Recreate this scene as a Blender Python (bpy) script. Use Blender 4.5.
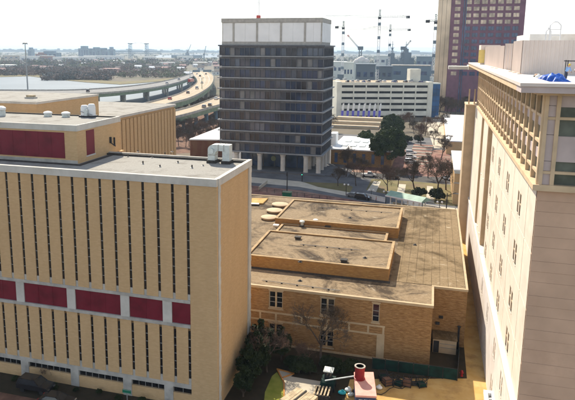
import bpy, bmesh, math, random
import numpy as np
from mathutils import Vector, Matrix

for o in list(bpy.data.objects): bpy.data.objects.remove(o)
S = bpy.context.scene
COL = S.collection
rnd = random.Random(7)
R = math.radians

# ------------------------------------------------------------------ camera
FPX, PITCH, YAW, ROLL, CX, CY, CAMH = 614.18, .1838, .2848, .0061, 253.61, 163.19, 45.0
_f = np.array([-math.sin(YAW)*math.cos(PITCH), math.cos(YAW)*math.cos(PITCH), -math.sin(PITCH)])
_r = np.array([math.cos(YAW), math.sin(YAW), 0.]); _u = np.cross(_r, _f)
CR = _r*math.cos(ROLL)+_u*math.sin(ROLL); CU = -_r*math.sin(ROLL)+_u*math.cos(ROLL); CF = _f
cam_d = bpy.data.cameras.new('camera'); cam = bpy.data.objects.new('camera', cam_d); COL.objects.link(cam)
cam.matrix_world = Matrix(((CR[0], CU[0], -CF[0], 0), (CR[1], CU[1], -CF[1], 0), (CR[2], CU[2], -CF[2], CAMH), (0, 0, 0, 1)))
cam_d.sensor_width = 36; cam_d.sensor_fit = 'HORIZONTAL'; cam_d.lens = FPX/575*36
cam_d.shift_x = (287.5-CX)/575; cam_d.shift_y = (CY-200)/575
cam_d.clip_start = .5; cam_d.clip_end = 90000
S.camera = cam

# ------------------------------------------------------------------ sky and sun
SUN_AZ, SUN_EL = R(-31), R(40)          # azimuth from +Y, clockwise positive
sd = Vector((math.sin(SUN_AZ)*math.cos(SUN_EL), math.cos(SUN_AZ)*math.cos(SUN_EL), math.sin(SUN_EL)))
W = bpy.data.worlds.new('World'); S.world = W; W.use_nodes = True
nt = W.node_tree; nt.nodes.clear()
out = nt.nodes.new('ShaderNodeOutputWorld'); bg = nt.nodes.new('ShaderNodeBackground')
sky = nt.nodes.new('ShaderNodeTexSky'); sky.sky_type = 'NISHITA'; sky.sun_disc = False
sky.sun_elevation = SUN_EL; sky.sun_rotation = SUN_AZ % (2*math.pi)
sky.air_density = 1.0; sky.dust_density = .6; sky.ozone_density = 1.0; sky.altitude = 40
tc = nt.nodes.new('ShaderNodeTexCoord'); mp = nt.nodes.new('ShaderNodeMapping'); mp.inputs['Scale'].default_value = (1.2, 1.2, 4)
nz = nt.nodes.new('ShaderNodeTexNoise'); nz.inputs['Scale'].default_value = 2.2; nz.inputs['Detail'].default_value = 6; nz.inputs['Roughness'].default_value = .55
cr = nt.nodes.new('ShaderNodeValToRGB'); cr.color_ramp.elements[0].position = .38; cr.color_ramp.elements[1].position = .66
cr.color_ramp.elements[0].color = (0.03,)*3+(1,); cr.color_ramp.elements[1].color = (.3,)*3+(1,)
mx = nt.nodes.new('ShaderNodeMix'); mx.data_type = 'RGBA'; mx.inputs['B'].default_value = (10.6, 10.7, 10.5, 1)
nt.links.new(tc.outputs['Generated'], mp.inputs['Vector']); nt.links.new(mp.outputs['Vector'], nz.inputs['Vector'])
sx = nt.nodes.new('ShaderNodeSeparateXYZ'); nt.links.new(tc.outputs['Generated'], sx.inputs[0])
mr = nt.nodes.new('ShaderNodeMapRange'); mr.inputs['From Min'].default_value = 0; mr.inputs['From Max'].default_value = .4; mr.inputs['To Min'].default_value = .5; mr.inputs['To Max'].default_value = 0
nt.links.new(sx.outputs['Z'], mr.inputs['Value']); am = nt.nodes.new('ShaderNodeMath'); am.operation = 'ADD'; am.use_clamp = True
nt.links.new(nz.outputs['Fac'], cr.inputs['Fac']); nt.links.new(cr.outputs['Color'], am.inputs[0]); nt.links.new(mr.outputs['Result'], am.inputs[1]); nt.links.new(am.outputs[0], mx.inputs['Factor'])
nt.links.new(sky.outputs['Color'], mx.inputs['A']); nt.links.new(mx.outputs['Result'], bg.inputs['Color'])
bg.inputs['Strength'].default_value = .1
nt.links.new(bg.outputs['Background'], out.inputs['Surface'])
sl = bpy.data.lights.new('sun', 'SUN'); sl.energy = 4.6; sl.angle = R(.5); sl.color = (1, .9, .74)
so = bpy.data.objects.new('sun', sl); COL.objects.link(so); so.rotation_euler = (-sd).to_track_quat('-Z', 'Y').to_euler()
so.location = (0, 0, 200)
S.view_settings.view_transform = 'Standard'; S.view_settings.look = 'None'; S.view_settings.gamma = 1
S.view_settings.exposure = .74
S.cycles.max_bounces = 6; S.cycles.diffuse_bounces = 3; S.cycles.glossy_bounces = 3; S.cycles.transmission_bounces = 2; S.cycles.volume_bounces = 0

# ------------------------------------------------------------------ pixel -> place (photo pixels, 575 x 400)
def ray(x, y): return CF+CR*(x-CX)/FPX-CU*(y-CY)/FPX
def gz(x, y, z=0.):
    d = ray(x, y); t = (z-CAMH)/d[2]; return Vector((t*d[0], t*d[1], z))
def gx(x, y, X):
    d = ray(x, y); t = X/d[0]; return Vector((X, t*d[1], CAMH+t*d[2]))
def gy(x, y, Y):
    d = ray(x, y); t = Y/d[1]; return Vector((t*d[0], Y, CAMH+t*d[2]))
def gd(x, y, D):
    d = ray(x, y); d = d/math.hypot(d[0], d[1]); return Vector((D*d[0], D*d[1], CAMH+D*d[2]))

# ------------------------------------------------------------------ materials
MATS = {}
def mat(name, col, rough=.8, var=.12, scale=1.5, metal=0., bump=0., col2=None, spec=.3, stain=None, stain_scale=.15, stain_amt=.5, detail=5, vcol=False, coat=0., tint=None):
    m = bpy.data.materials.new(name); m.use_nodes = True; t = m.node_tree; n = t.nodes
    b = n['Principled BSDF']; b.inputs['Roughness'].default_value = rough; b.inputs['Metallic'].default_value = metal
    b.inputs['Specular IOR Level'].default_value = spec; b.inputs['Coat Weight'].default_value = coat
    tc = n.new('ShaderNodeNewGeometry'); nz = n.new('ShaderNodeTexNoise'); nz.inputs['Scale'].default_value = scale; nz.inputs['Detail'].default_value = detail
    t.links.new(tc.outputs['Position'], nz.inputs['Vector'])
    mx = n.new('ShaderNodeMix'); mx.data_type = 'RGBA'
    c2 = col2 or tuple(max(0, c*(1+var*1.5)) for c in col); c1 = tuple(c*(1-var*1.5) for c in col) if not col2 else col
    mx.inputs['A'].default_value = (*c1, 1); mx.inputs['B'].default_value = (*c2, 1)
    rp = n.new('ShaderNodeValToRGB'); rp.color_ramp.elements[0].position = .3; rp.color_ramp.elements[1].position = .7
    t.links.new(nz.outputs['Fac'], rp.inputs['Fac']); t.links.new(rp.outputs['Color'], mx.inputs['Factor'])
    cur = mx.outputs['Result']
    if vcol:
        at = n.new('ShaderNodeVertexColor'); at.layer_name = 'tint'
        m3 = n.new('ShaderNodeMix'); m3.data_type = 'RGBA'; m3.blend_type = 'MULTIPLY'; m3.inputs['Factor'].default_value = 1
        t.links.new(cur, m3.inputs['A']); t.links.new(at.outputs['Color'], m3.inputs['B']); cur = m3.outputs['Result']
    if stain:
        n2 = n.new('ShaderNodeTexNoise'); n2.inputs['Scale'].default_value = stain_scale; n2.inputs['Detail'].default_value = 8; n2.inputs['Roughness'].default_value = .65
        t.links.new(tc.outputs['Position'], n2.inputs['Vector'])
        r2 = n.new('ShaderNodeValToRGB'); r2.color_ramp.elements[0].position = .5; r2.color_ramp.elements[1].position = .68
        r2.color_ramp.elements[1].color = (stain_amt,)*3+(1,)
        t.links.new(n2.outputs['Fac'], r2.inputs['Fac'])
        m2 = n.new('ShaderNodeMix'); m2.data_type = 'RGBA'; m2.inputs['B'].default_value = (*stain, 1)
        t.links.new(r2.outputs['Color'], m2.inputs['Factor']); t.links.new(cur, m2.inputs['A']); cur = m2.outputs['Result']
    t.links.new(cur, b.inputs['Base Color'])
    if bump:
        bp = n.new('ShaderNodeBump'); bp.inputs['Strength'].default_value = bump; bp.inputs['Distance'].default_value = .05
        n3 = n.new('ShaderNodeTexNoise'); n3.inputs['Scale'].default_value = scale*4; n3.inputs['Detail'].default_value = 6
        t.links.new(tc.outputs['Position'], n3.inputs['Vector'])
        t.links.new(n3.outputs['Fac'], bp.inputs['Height']); t.links.new(bp.outputs['Normal'], b.inputs['Normal'])
    MATS[name] = m; return m
def brick(name, c1, c2, mortar, bw=.42, bh=.16, streak=(.2, .13, .07), streak_amt=.35, patch=(.3, .2, .1)):
    m = bpy.data.materials.new(name); m.use_nodes = True; t = m.node_tree; n = t.nodes; L = t.links
    b = n['Principled BSDF']; b.inputs['Roughness'].default_value = .9; b.inputs['Specular IOR Level'].default_value = .15
    tc = n.new('ShaderNodeNewGeometry'); sp = n.new('ShaderNodeSeparateXYZ'); L.new(tc.outputs['Position'], sp.inputs[0])
    ad = n.new('ShaderNodeMath'); L.new(sp.outputs['X'], ad.inputs[0]); L.new(sp.outputs['Y'], ad.inputs[1])
    cb = n.new('ShaderNodeCombineXYZ'); L.new(ad.outputs[0], cb.inputs['X']); L.new(sp.outputs['Z'], cb.inputs['Y'])
    br = n.new('ShaderNodeTexBrick'); L.new(cb.outputs[0], br.inputs['Vector'])
    br.inputs['Scale'].default_value = 1; br.inputs['Brick Width'].default_value = bw; br.inputs['Row Height'].default_value = bh
    br.inputs['Mortar Size'].default_value = .012; br.inputs['Mortar Smooth'].default_value = .3
    br.inputs['Color1'].default_value = (*c1, 1); br.inputs['Color2'].default_value = (*c2, 1); br.inputs['Mortar'].default_value = (*mortar, 1)
    # horizontal courses of slightly different firing
    mp = n.new('ShaderNodeMapping'); mp.inputs['Scale'].default_value = (1.1, 5.2, 1); L.new(cb.outputs[0], mp.inputs['Vector'])
    nz = n.new('ShaderNodeTexNoise'); nz.inputs['Scale'].default_value = 1.; nz.inputs['Detail'].default_value = 6; nz.inputs['Roughness'].default_value = .7; L.new(mp.outputs[0], nz.inputs['Vector'])
    r = n.new('ShaderNodeValToRGB'); r.color_ramp.elements[0].position = .42; r.color_ramp.elements[1].position = .62; r.color_ramp.elements[1].color = (streak_amt,)*3+(1,)
    L.new(nz.outputs['Fac'], r.inputs['Fac'])
    m2 = n.new('ShaderNodeMix'); m2.data_type = 'RGBA'; m2.inputs['B'].default_value = (*streak, 1); L.new(r.outputs['Color'], m2.inputs['Factor']); L.new(br.outputs['Color'], m2.inputs['A'])
    # broad weather patches, streaking down
    mp2 = n.new('ShaderNodeMapping'); mp2.inputs['Scale'].default_value = (.5, .12, 1); L.new(cb.outputs[0], mp2.inputs['Vector'])
    n2 = n.new('ShaderNodeTexNoise'); n2.inputs['Scale'].default_value = 1; n2.inputs['Detail'].default_value = 5; L.new(mp2.outputs[0], n2.inputs['Vector'])
    r2 = n.new('ShaderNodeValToRGB'); r2.color_ramp.elements[0].position = .45; r2.color_ramp.elements[1].position = .75; r2.color_ramp.elements[1].color = (.45,)*3+(1,)
    L.new(n2.outputs['Fac'], r2.inputs['Fac'])
    m3 = n.new('ShaderNodeMix'); m3.data_type = 'RGBA'; m3.inputs['B'].default_value = (*patch, 1); L.new(r2.outputs['Color'], m3.inputs['Factor']); L.new(m2.outputs['Result'], m3.inputs['A'])
    L.new(m3.outputs['Result'], b.inputs['Base Color'])
    bp = n.new('ShaderNodeBump'); bp.inputs['Strength'].default_value = .35; bp.inputs['Distance'].default_value = .02; L.new(br.outputs['Fac'], bp.inputs['Height']); bp.invert = True
    L.new(bp.outputs['Normal'], b.inputs['Normal'])
    MATS[name] = m; return m
def roofmat(name, base, light, dark, pale, sc=.14):
    m = bpy.data.materials.new(name); m.use_nodes = True; t = m.node_tree; n = t.nodes; L = t.links; b = n['Principled BSDF']; b.inputs['Roughness'].default_value = .95; b.inputs['Specular IOR Level'].default_value = .15
    g = n.new('ShaderNodeNewGeometry')
    def nz(scale, det, rough, dist=0, stretch=None):
        q = n.new('ShaderNodeTexNoise'); q.inputs['Scale'].default_value = scale; q.inputs['Detail'].default_value = det; q.inputs['Roughness'].default_value = rough; q.inputs['Distortion'].default_value = dist
        if stretch:
            mp = n.new('ShaderNodeMapping'); mp.inputs['Scale'].default_value = stretch; L.new(g.outputs['Position'], mp.inputs['Vector']); L.new(mp.outputs[0], q.inputs['Vector'])
        else: L.new(g.outputs['Position'], q.inputs['Vector'])
        return q.outputs['Fac']
    def ramp_(f, a, c, v):
        r = n.new('ShaderNodeValToRGB'); r.color_ramp.elements[0].position = a; r.color_ramp.elements[1].position = c; r.color_ramp.elements[1].color = (v, v, v, 1); L.new(f, r.inputs['Fac']); return r.outputs['Color']
    def mixc(f, a, c):
        x = n.new('ShaderNodeMix'); x.data_type = 'RGBA'; L.new(f, x.inputs['Factor'])
        if isinstance(a, tuple): x.inputs['A'].default_value = (*a, 1)
        else: L.new(a, x.inputs['A'])
        x.inputs['B'].default_value = (*c, 1); return x.outputs['Result']
    c = mixc(ramp_(nz(2.2, 8, .75), .35, .65, 1), base, light)
    c = mixc(ramp_(nz(sc, 10, .75, .8), .47, .6, .9), c, dark)
    c = mixc(ramp_(nz(sc*3.2, 12, .78, .7, (.8, 1.2, 1)), .6, .66, .7), c, pale)
    c = mixc(ramp_(nz(1.4, 6, .8, .3, (.35, 2.2, 1)), .6, .72, .6), c, dark)
    L.new(c, b.inputs['Base Color'])
    bp = n.new('ShaderNodeBump'); bp.inputs['Strength'].default_value = .5; bp.inputs['Distance'].default_value = .06; L.new(nz(5, 8, .7), bp.inputs['Height']); L.new(bp.outputs['Normal'], b.inputs['Normal'])
    MATS[name] = m; return m
def glass(name, col, rough=.08, metal=0., spec=.6, var=.3, scale=.4):
    return mat(name, col, rough, var, scale, metal, spec=spec)
def emis(name, col, e):
    m = mat(name, col, .6); b = m.node_tree.nodes['Principled BSDF']; b.inputs['Emission Color'].default_value = (*col, 1); b.inputs['Emission Strength'].default_value = e; return m

brick('tan_brick', (.66, .445, .235), (.6, .395, .2), (.56, .4, .23), streak=(.53, .335, .165), streak_amt=.5, patch=(.5, .325, .17))
brick('brown_brick', (.42, .25, .105), (.3, .165, .065), (.38, .26, .14), streak=(.18, .09, .035), streak_amt=.75, patch=(.31, .19, .085))
brick('parapet_brick', (.48, .27, .085), (.38, .2, .065), (.38, .24, .11), streak=(.26, .13, .045), streak_amt=.7, patch=(.3, .165, .07))
brick('red_brick', (.2, .06, .03), (.16, .05, .028), (.2, .1, .07))
mat('concrete', (.46, .43, .38), .9, .12, .8, bump=.2, stain=(.22, .2, .17), stain_scale=.35, stain_amt=.6)
mat('pale_concrete', (.6, .57, .51), .9, .08, .8, stain=(.36, .33, .28), stain_scale=.4, stain_amt=.6)
mat('maroon', (.17, .012, .026), .45, .2, .6, stain=(.12, .014, .024), stain_scale=.6)
mat('slit_glass', (.012, .013, .016), .12, .3, .5, spec=.5)
mat('metal_bar', (.34, .33, .31), .5, .1, 2, .3)
mat('gravel_roof', (.27, .255, .225), .95, .15, 7, bump=.4, col2=(.36, .345, .31), stain=(.17, .155, .13), stain_scale=.35, stain_amt=.85)
roofmat('low_roof', (.21, .15, .09), (.32, .245, .155), (.04, .028, .02), (.48, .42, .32), .11)
roofmat('deck_roof', (.19, .135, .075), (.28, .21, .125), (.075, .05, .022), (.52, .46, .35), .085)
mat('low_stone', (.5, .39, .25), .9, .1, 1, stain=(.32, .24, .15), stain_scale=.5)
mat('parapet_cap', (.4, .28, .15), .9, .15, 1)
mat('pale_stain', (.66, .6, .5), .95, .1, 3)
mat('tar', (.05, .045, .04), .85, .25, 3)
mat('galv', (.58, .62, .6), .5, .08, 2, .25)
mat('cream', (.77, .67, .55), .85, .05, .5, stain=(.64, .51, .39), stain_scale=.22, stain_amt=.7)
mat('podium', (.76, .7, .64), .85, .06, .5, stain=(.62, .54, .47), stain_scale=.3, stain_amt=.6)
mat('ledge', (.72, .65, .55), .85, .05, .6)
mat('mauve_panel', (.63, .42, .29), .8, .07, .35, stain=(.53, .34, .23), stain_scale=.2, stain_amt=.7)
mat('mauve_light', (.56, .46, .43), .7, .08, .6)
mat('tan_frame', (.66, .49, .31), .75, .08, .8)
mat('tan_shaft', (.56, .43, .28), .85, .08, .5, stain=(.46, .34, .22), stain_scale=.3)
mat('slot_glass', (.03, .026, .024), .3, .3, .4, spec=.3)
mat('green_glass', (.1, .115, .095), .12, .4, .4, spec=.7)
mat('screen_wall', (.72, .62, .55), .6, .04, .3, .1)
mat('white_membrane', (.8, .78, .73), .85, .06, .6, stain=(.6, .56, .5), stain_scale=.5, stain_amt=.6)
mat('tower_glass', (.03, .048, .095), .15, .5, .12, spec=.35)
mat('tower_glass_brown', (.055, .055, .07), .2, .5, .12, spec=.35)
mat('tower_glass_pale', (.08, .1, .14), .15, .4, .12, spec=.5)
mat('tower_glass_blue', (.03, .1, .2), .12, .3, .2, spec=.7)
mat('tower_blind', (.2, .2, .2), .4, .2, .3)
mat('tower_mullion', (.1, .105, .12), .5, .15, 1)
mat('tower_band', (.3, .31, .32), .8, .1, .5)
mat('penthouse_panel', (.86, .87, .86), .7, .04, .25)
mat('penthouse_frame', (.42, .4, .36), .8, .1, 1)
mat('garage_concrete', (.74, .71, .6), .9, .08, .2, stain=(.55, .52, .44), stain_scale=.12)
mat('dark_void', (.015, .015, .02), .9, .2, 1)
mat('blue_glass', (.015, .085, .22), .15, .3, .15, spec=.6)
mat('purple_stone', (.22, .1, .14), .5, .12, .2)
mat('gold_glass', (.6, .47, .34), .3, .25, .05, .5)
mat('tan_window', (.6, .47, .34), .25, .35, .25, spec=.5)
mat('navy_window', (.04, .07, .15), .15, .4, .3, spec=.6)
mat('white_paint', (.8, .8, .78), .6, .04, 1)
mat('white_roof', (.85, .84, .82), .8, .03, .3)
mat('asphalt', (.06, .056, .054), .95, .2, 1.5, stain=(.09, .08, .075), stain_scale=.2)
mat('road_grey', (.2, .195, .19), .95, .12, .3)
mat('ramp_tan', (.4, .32, .22), .95, .1, .2, stain=(.3, .24, .17), stain_scale=.05)
mat('girder_green', (.2, .25, .16), .7, .12, .3)
mat('ground', (.1, .085, .06), 1, .3, .03, col2=(.17, .14, .1), stain=(.075, .095, .04), stain_scale=.006, stain_amt=.9)
mat('dirt', (.5, .3, .09), 1, .2, .5, bump=.4, col2=(.6, .4, .16), stain=(.3, .17, .06), stain_scale=.35, stain_amt=.7)
mat('bed', (.03, .026, .014), 1, .4, .8, bump=.4, col2=(.05, .035, .02))
mat('mulch', (.16, .085, .055), 1, .3, .6)
mat('brick_paving', (.2, .095, .07), .95, .3, .35, stain=(.3, .22, .16), stain_scale=.12, stain_amt=.8)
mat('plaza', (.12, .12, .125), .95, .15, .25)
mat('path', (.5, .45, .36), .95, .08, .4)
mat('lawn', (.12, .11, .045), 1, .3, .2, col2=(.21, .17, .075), stain=(.16, .11, .07), stain_scale=.15, stain_amt=.8)
mat('bright_lawn', (.2, .23, .03), 1, .4, .9, col2=(.3, .3, .06))
mat('water', (.085, .125, .165), .55, .25, .012, spec=.05, bump=.6, col2=(.12, .165, .21))
mat('bark', (.075, .055, .043), .95, .25, 2)
mat('twig', (.1, .074, .052), .95, .25, .5)
mat('twig_red', (.125, .078, .055), .95, .25, .5)
mat('leaf', (.022, .045, .012), .75, .5, .35, col2=(.065, .09, .022))
mat('hedge_leaf', (.014, .026, .008), .8, .5, .5, col2=(.036, .05, .013))
mat('wood_leaf', (.6, .6, .6), 1, .15, .02, vcol=True)
mat('tyre', (.02, .02, .02), .9)
mat('car_glass', (.02, .025, .03), .08, spec=.7)
mat('chrome', (.6, .6, .6), .25, .1, 1, .8)
mat('lamp_red', (.5, .02, .02), .4)
for nme, c in dict(car_white=(.75, .75, .73), car_black=(.015, .016, .02), car_grey=(.2, .21, .22), car_red=(.42, .03, .03), car_blue=(.05, .1, .25), car_silver=(.5, .52, .54)).items():
    mat(nme, c, .3, .04, 1, .1, coat=.5)
mat('steel_dark', (.04, .04, .045), .6, .2, 1, .3)
mat('crane_paint', (.72, .73, .74), .6, .1, .2)
mat('crane_red', (.55, .08, .06), .6)
mat('navy_grey', (.13, .17, .21), .8, .1, .05)
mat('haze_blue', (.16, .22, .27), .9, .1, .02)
mat('tarp', (.03, .12, .5), .45, .25, 2, bump=.4)
mat('green_roof', (.26, .4, .31), .6, .15, .5)
mat('green_net', (.003, .028, .022), .8, .4, 1)
mat('pink_roof', (.7, .36, .3), .8, .08, 1.5, stain=(.6, .27, .2), stain_scale=.8)
mat('tank_red', (.28, .015, .02), .5, .2, 1)
mat('blue_body', (.03, .055, .13), .5, .2, 1)
mat('plank', (.46, .37, .24), .85, .2, 1.5, stain=(.3, .22, .13), stain_scale=1.2)
mat('orange_edge', (.55, .24, .06), .9, .1, 1)
mat('sign_green', (.01, .16, .09), .5, .05)
mat('yellow', (.8, .6, .03), .5)
mat('yellow_pane', (.75, .6, .2), .4, .15, .5)
mat('skin', (.5, .3, .2), .6); mat('shirt_blue', (.25, .42, .72), .9, .1, 4); mat('trouser', (.05, .06, .1), .9, .1, 4)
mat('hi_vis', (.75, .72, .65), .8, .1, 4); mat('cloth_dark', (.03, .03, .035), .9); mat('cloth_red', (.4, .06, .06), .9); mat('cloth_white', (.7, .7, .7), .9)
mat('teal', (.05, .55, .6), .6); mat('banner_blue', (.16, .14, .62), .7, .1, 1); mat('red_sign', (.5, .04, .04), .6)
mat('shingle', (.17, .14, .13), .9, .2, .5); mat('house_white', (.7, .68, .64), .9); mat('house_tan', (.45, .36, .27), .9); mat('house_brick', (.25, .11, .08), .9); mat('roof_pink', (.5, .32, .28), .9)
emis('signal_green', (.05, .8, .5), 1.2)
M = MATS

# ------------------------------------------------------------------ mesh helpers
ORD = ['leftmost', 'second from left', 'third from left', 'fourth from left', 'fifth from left', 'sixth from left', 'seventh from left', 'eighth from left', 'ninth from left', 'tenth from left', 'eleventh from left', 'twelfth from left', 'thirteenth from left', 'fourteenth from left', 'fifteenth from left', 'sixteenth from left']
OFF = {}
class MB:
    def __init__(s): s.v = []; s.f = []
    def quad(s, *p): i = len(s.v); s.v += [tuple(q) for q in p]; s.f.append(tuple(range(i, i+len(p)))); return s
    def box(s, x0, x1, y0, y1, z0, z1):
        i = len(s.v); s.v += [(x, y, z) for z in (z0, z1) for y in (y0, y1) for x in (x0, x1)]
        s.f += [(i+a, i+b, i+c, i+d) for a, b, c, d in ((0, 2, 3, 1), (4, 5, 7, 6), (0, 1, 5, 4), (2, 6, 7, 3), (0, 4, 6, 2), (1, 3, 7, 5))]; return s
    def prism(s, pts, z0, z1):
        n = len(pts); a = sum(pts[k][0]*pts[(k+1) % n][1]-pts[(k+1) % n][0]*pts[k][1] for k in range(n))
        if a < 0: pts = pts[::-1]
        i = len(s.v); s.v += [(p[0], p[1], z0) for p in pts]+[(p[0], p[1], z1) for p in pts]
        s.f.append(tuple(range(i+n-1, i-1, -1))); s.f.append(tuple(range(i+n, i+2*n)))
        for k in range(n): s.f.append((i+k, i+(k+1) % n, i+n+(k+1) % n, i+n+k))
        return s
    def extr(s, prof, a, d):            # profile of points (Vector) extruded by vector d
        n = len(prof); i = len(s.v); s.v += [tuple(Vector(p)+Vector(a)) for p in prof]+[tuple(Vector(p)+Vector(a)+Vector(d)) for p in prof]
        s.f.append(tuple(range(i+n-1, i-1, -1))); s.f.append(tuple(range(i+n, i+2*n)))
        for k in range(n): s.f.append((i+k, i+(k+1) % n, i+n+(k+1) % n, i+n+k))
        return s
    def tube(s, p, q, r0, r1=None, n=6, cap=True):
        p = Vector(p); q = Vector(q); r1 = r0 if r1 is None else r1; d = (q-p)
        if d.length < 1e-6: return s
        d.normalize(); a = d.orthogonal().normalized(); b = d.cross(a); i = len(s.v)
        for c, r in ((p, r0), (q, r1)):
            for k in range(n):
                t = 2*math.pi*k/n; s.v.append(tuple(c+(a*math.cos(t)+b*math.sin(t))*r))
        for k in range(n): s.f.append((i+k, i+(k+1) % n, i+n+(k+1) % n, i+n+k))
        if cap: s.f.append(tuple(range(i+n-1, i-1, -1))); s.f.append(tuple(range(i+n, i+2*n)))
        return s
    def lathe(s, c, prof, n=16):        # prof [(r,z)], closed ends if r==0
        i = len(s.v)
        for r, z in prof:
            for k in range(n):
                t = 2*math.pi*k/n; s.v.append((c[0]+r*math.cos(t), c[1]+r*math.sin(t), c[2]+z))
        for j in range(len(prof)-1):
            for k in range(n): s.f.append((i+j*n+k, i+j*n+(k+1) % n, i+(j+1)*n+(k+1) % n, i+(j+1)*n+k))
        s.f.append(tuple(range(i+n-1, i-1, -1))); m = i+(len(prof)-1)*n; s.f.append(tuple(range(m, m+n))); return s
    def sphere(s, c, r, n=8, sz=1.):
        return s.lathe(c, [(r*math.sin(math.pi*k/n)+1e-4, -r*sz*math.cos(math.pi*k/n)) for k in range(n+1)], max(8, n))
    def mesh(s, name, m, off=(0, 0, 0), smooth=False):
        me = bpy.data.meshes.new(name); o = Vector(off)
        me.from_pydata([(x-o[0], y-o[1], z-o[2]) for x, y, z in s.v], [], s.f)
        me.materials.append(M[m] if isinstance(m, str) else m)
        if smooth: me.polygons.foreach_set('use_smooth', [True]*len(me.polygons))
        me.update(); return me
    def build(s, name, m, parent=None, smooth=False):
        off = OFF.get(parent, (0, 0, 0)) if parent else (0, 0, 0)
        o = bpy.data.objects.new(name, s.mesh(name, m, off, smooth)); COL.objects.link(o)
        if parent: o.parent = parent; OFF[o] = off
        return o
def B(*a): return MB().box(*a)
def thing(name, label, cat, loc, group=None, rz=0):
    o = bpy.data.objects.new(name, None); COL.objects.link(o); o.location = loc; o.rotation_euler = (0, 0, rz)
    o.empty_display_size = .5
    tag(o, label, cat, group); OFF[o] = tuple(loc) if rz == 0 else (0, 0, 0); return o
def tag(o, label=None, cat=None, group=None, kind=None):
    if label: o['label'] = label
    if cat: o['category'] = cat
    if group: o['group'] = group
    if kind: o['kind'] = kind
    return o
def piece(name, me, parent, loc, rot=(0, 0, 0), m=None):     # shared-mesh piece, loc in world (parent root unrotated) coords
    o = bpy.data.objects.new(name, me); COL.objects.link(o); o.parent = parent
    off = OFF.get(parent, (0, 0, 0)); o.location = Vector(loc)-Vector(off); o.rotation_euler = rot
    OFF[o] = tuple(loc)
    if m: o.material_slots[0].link = 'OBJECT'; o.material_slots[0].material = M[m]
    return o
def copy_tree(o, parent=None):
    c = o.copy(); COL.objects.link(c); c.parent = parent
    for ch in list(o.children): copy_tree(ch, c)
    return c
def struct(name, pts, z, m, thick=0):
    mb = MB()
    if thick: mb.prism([(p[0], p[1]) for p in pts], z-thick, z)
    else:
        n = len(pts); a = sum(pts[k][0]*pts[(k+1) % n][1]-pts[(k+1) % n][0]*pts[k][1] for k in range(n))
        if a < 0: pts = pts[::-1]
        mb.quad(*[(p[0], p[1], z) for p in pts])
    return tag(mb.build(name, m), kind='structure')
def px(pts, z=0.): return [tuple(gz(x, y, z))[:2] for x, y in pts]
def grid_wall(mb, u0, u1, z0, z1, holes, put):     # put(mb,u0,u1,z0,z1) adds a slab; holes [(u0,u1,z0,z1)]
    us = sorted({u0, u1, *[h[0] for h in holes], *[h[1] for h in holes]})
    for a, b in zip(us, us[1:]):
        m = (a+b)/2; hs = sorted([h for h in holes if h[0] < m < h[1]], key=lambda h: h[2]); z = z0
        for h in hs:
            if h[2] > z: put(mb, a, b, z, h[2])
            z = h[3]
        if z < z1: put(mb, a, b, z, z1)

# ================================================================== SETTING
G = 45000
struct('ground', [(-G, -3000), (G, -3000), (G, G), (-G, G)], 0, 'ground')
struct('river', px([(-90, 78), (0, 77), (30, 76.3), (50, 78.8), (85, 82.3), (120, 84.6), (140, 83.2), (165, 81), (188, 79.6), (205, 79.5), (205, 90), (190, 97), (165, 102), (150, 104), (90, 108), (0, 108), (-90, 108)]), .05, 'water')
struct('far_river', px([(152, 57.6), (185, 58.2), (216, 57.6), (240, 56), (240, 54.2), (200, 54.2), (160, 55)]), .06, 'water')
struct('shore_bank', px([(-90, 76), (0, 74.8), (30, 74.3), (50, 76), (85, 79.5), (120, 82), (140, 81), (165, 79), (188, 77.5), (188, 79.6), (165, 81.2), (140, 83.4), (120, 84.8), (85, 82.5), (50, 79), (30, 76.5), (0, 77.2), (-90, 78.2)]), .5, 'lawn', .6)
struct('street', [(-140, 30), (-25, 30), (-25, 62.2), (-140, 62.2)], .008, 'mulch')
struct('street_pavement', [(-140, 58.6), (-28, 58.6), (-28, 60.3), (-140, 60.3)], .12, 'concrete', .12)
struct('planting_strip', [(-140, 62.2), (-24, 62.2), (-24, 66.5), (-140, 66.5)], .012, 'bed')
struct('dirt_yard', [(-9, 55), (9.2, 55), (9.2, 150), (6.6, 150), (6.6, 84), (-3, 81), (-9, 79)], .012, 'dirt')
struct('planting_bed', [(-24, 62), (-9, 62), (-9, 79), (-3, 81), (6.6, 84), (6.6, 93.5), (1.5, 93.5), (1.5, 85.8), (-24, 85.8)], .008, 'bed')
struct('garden_path', px([(277, 369.5), (294, 374), (291, 376.5), (330, 383), (318, 399), (284, 399), (283, 383)]), .03, 'path')
e = MB()
for a, b in (((277, 369.5), (284, 383)), ((284, 383), (284, 399)), ((277, 369.5), (294, 374)), ((294, 374), (283, 378))):
    p, q = gz(*a), gz(*b); e.tube((p.x, p.y, .08), (q.x, q.y, .08), .12, .12, 4)
tag(e.build('path_edging', 'orange_edge'), kind='structure')
struct('grass_patch', px([(265, 392), (272, 376), (277, 372), (283.5, 383), (283.5, 400), (264, 402)]), .02, 'bright_lawn')
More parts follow.
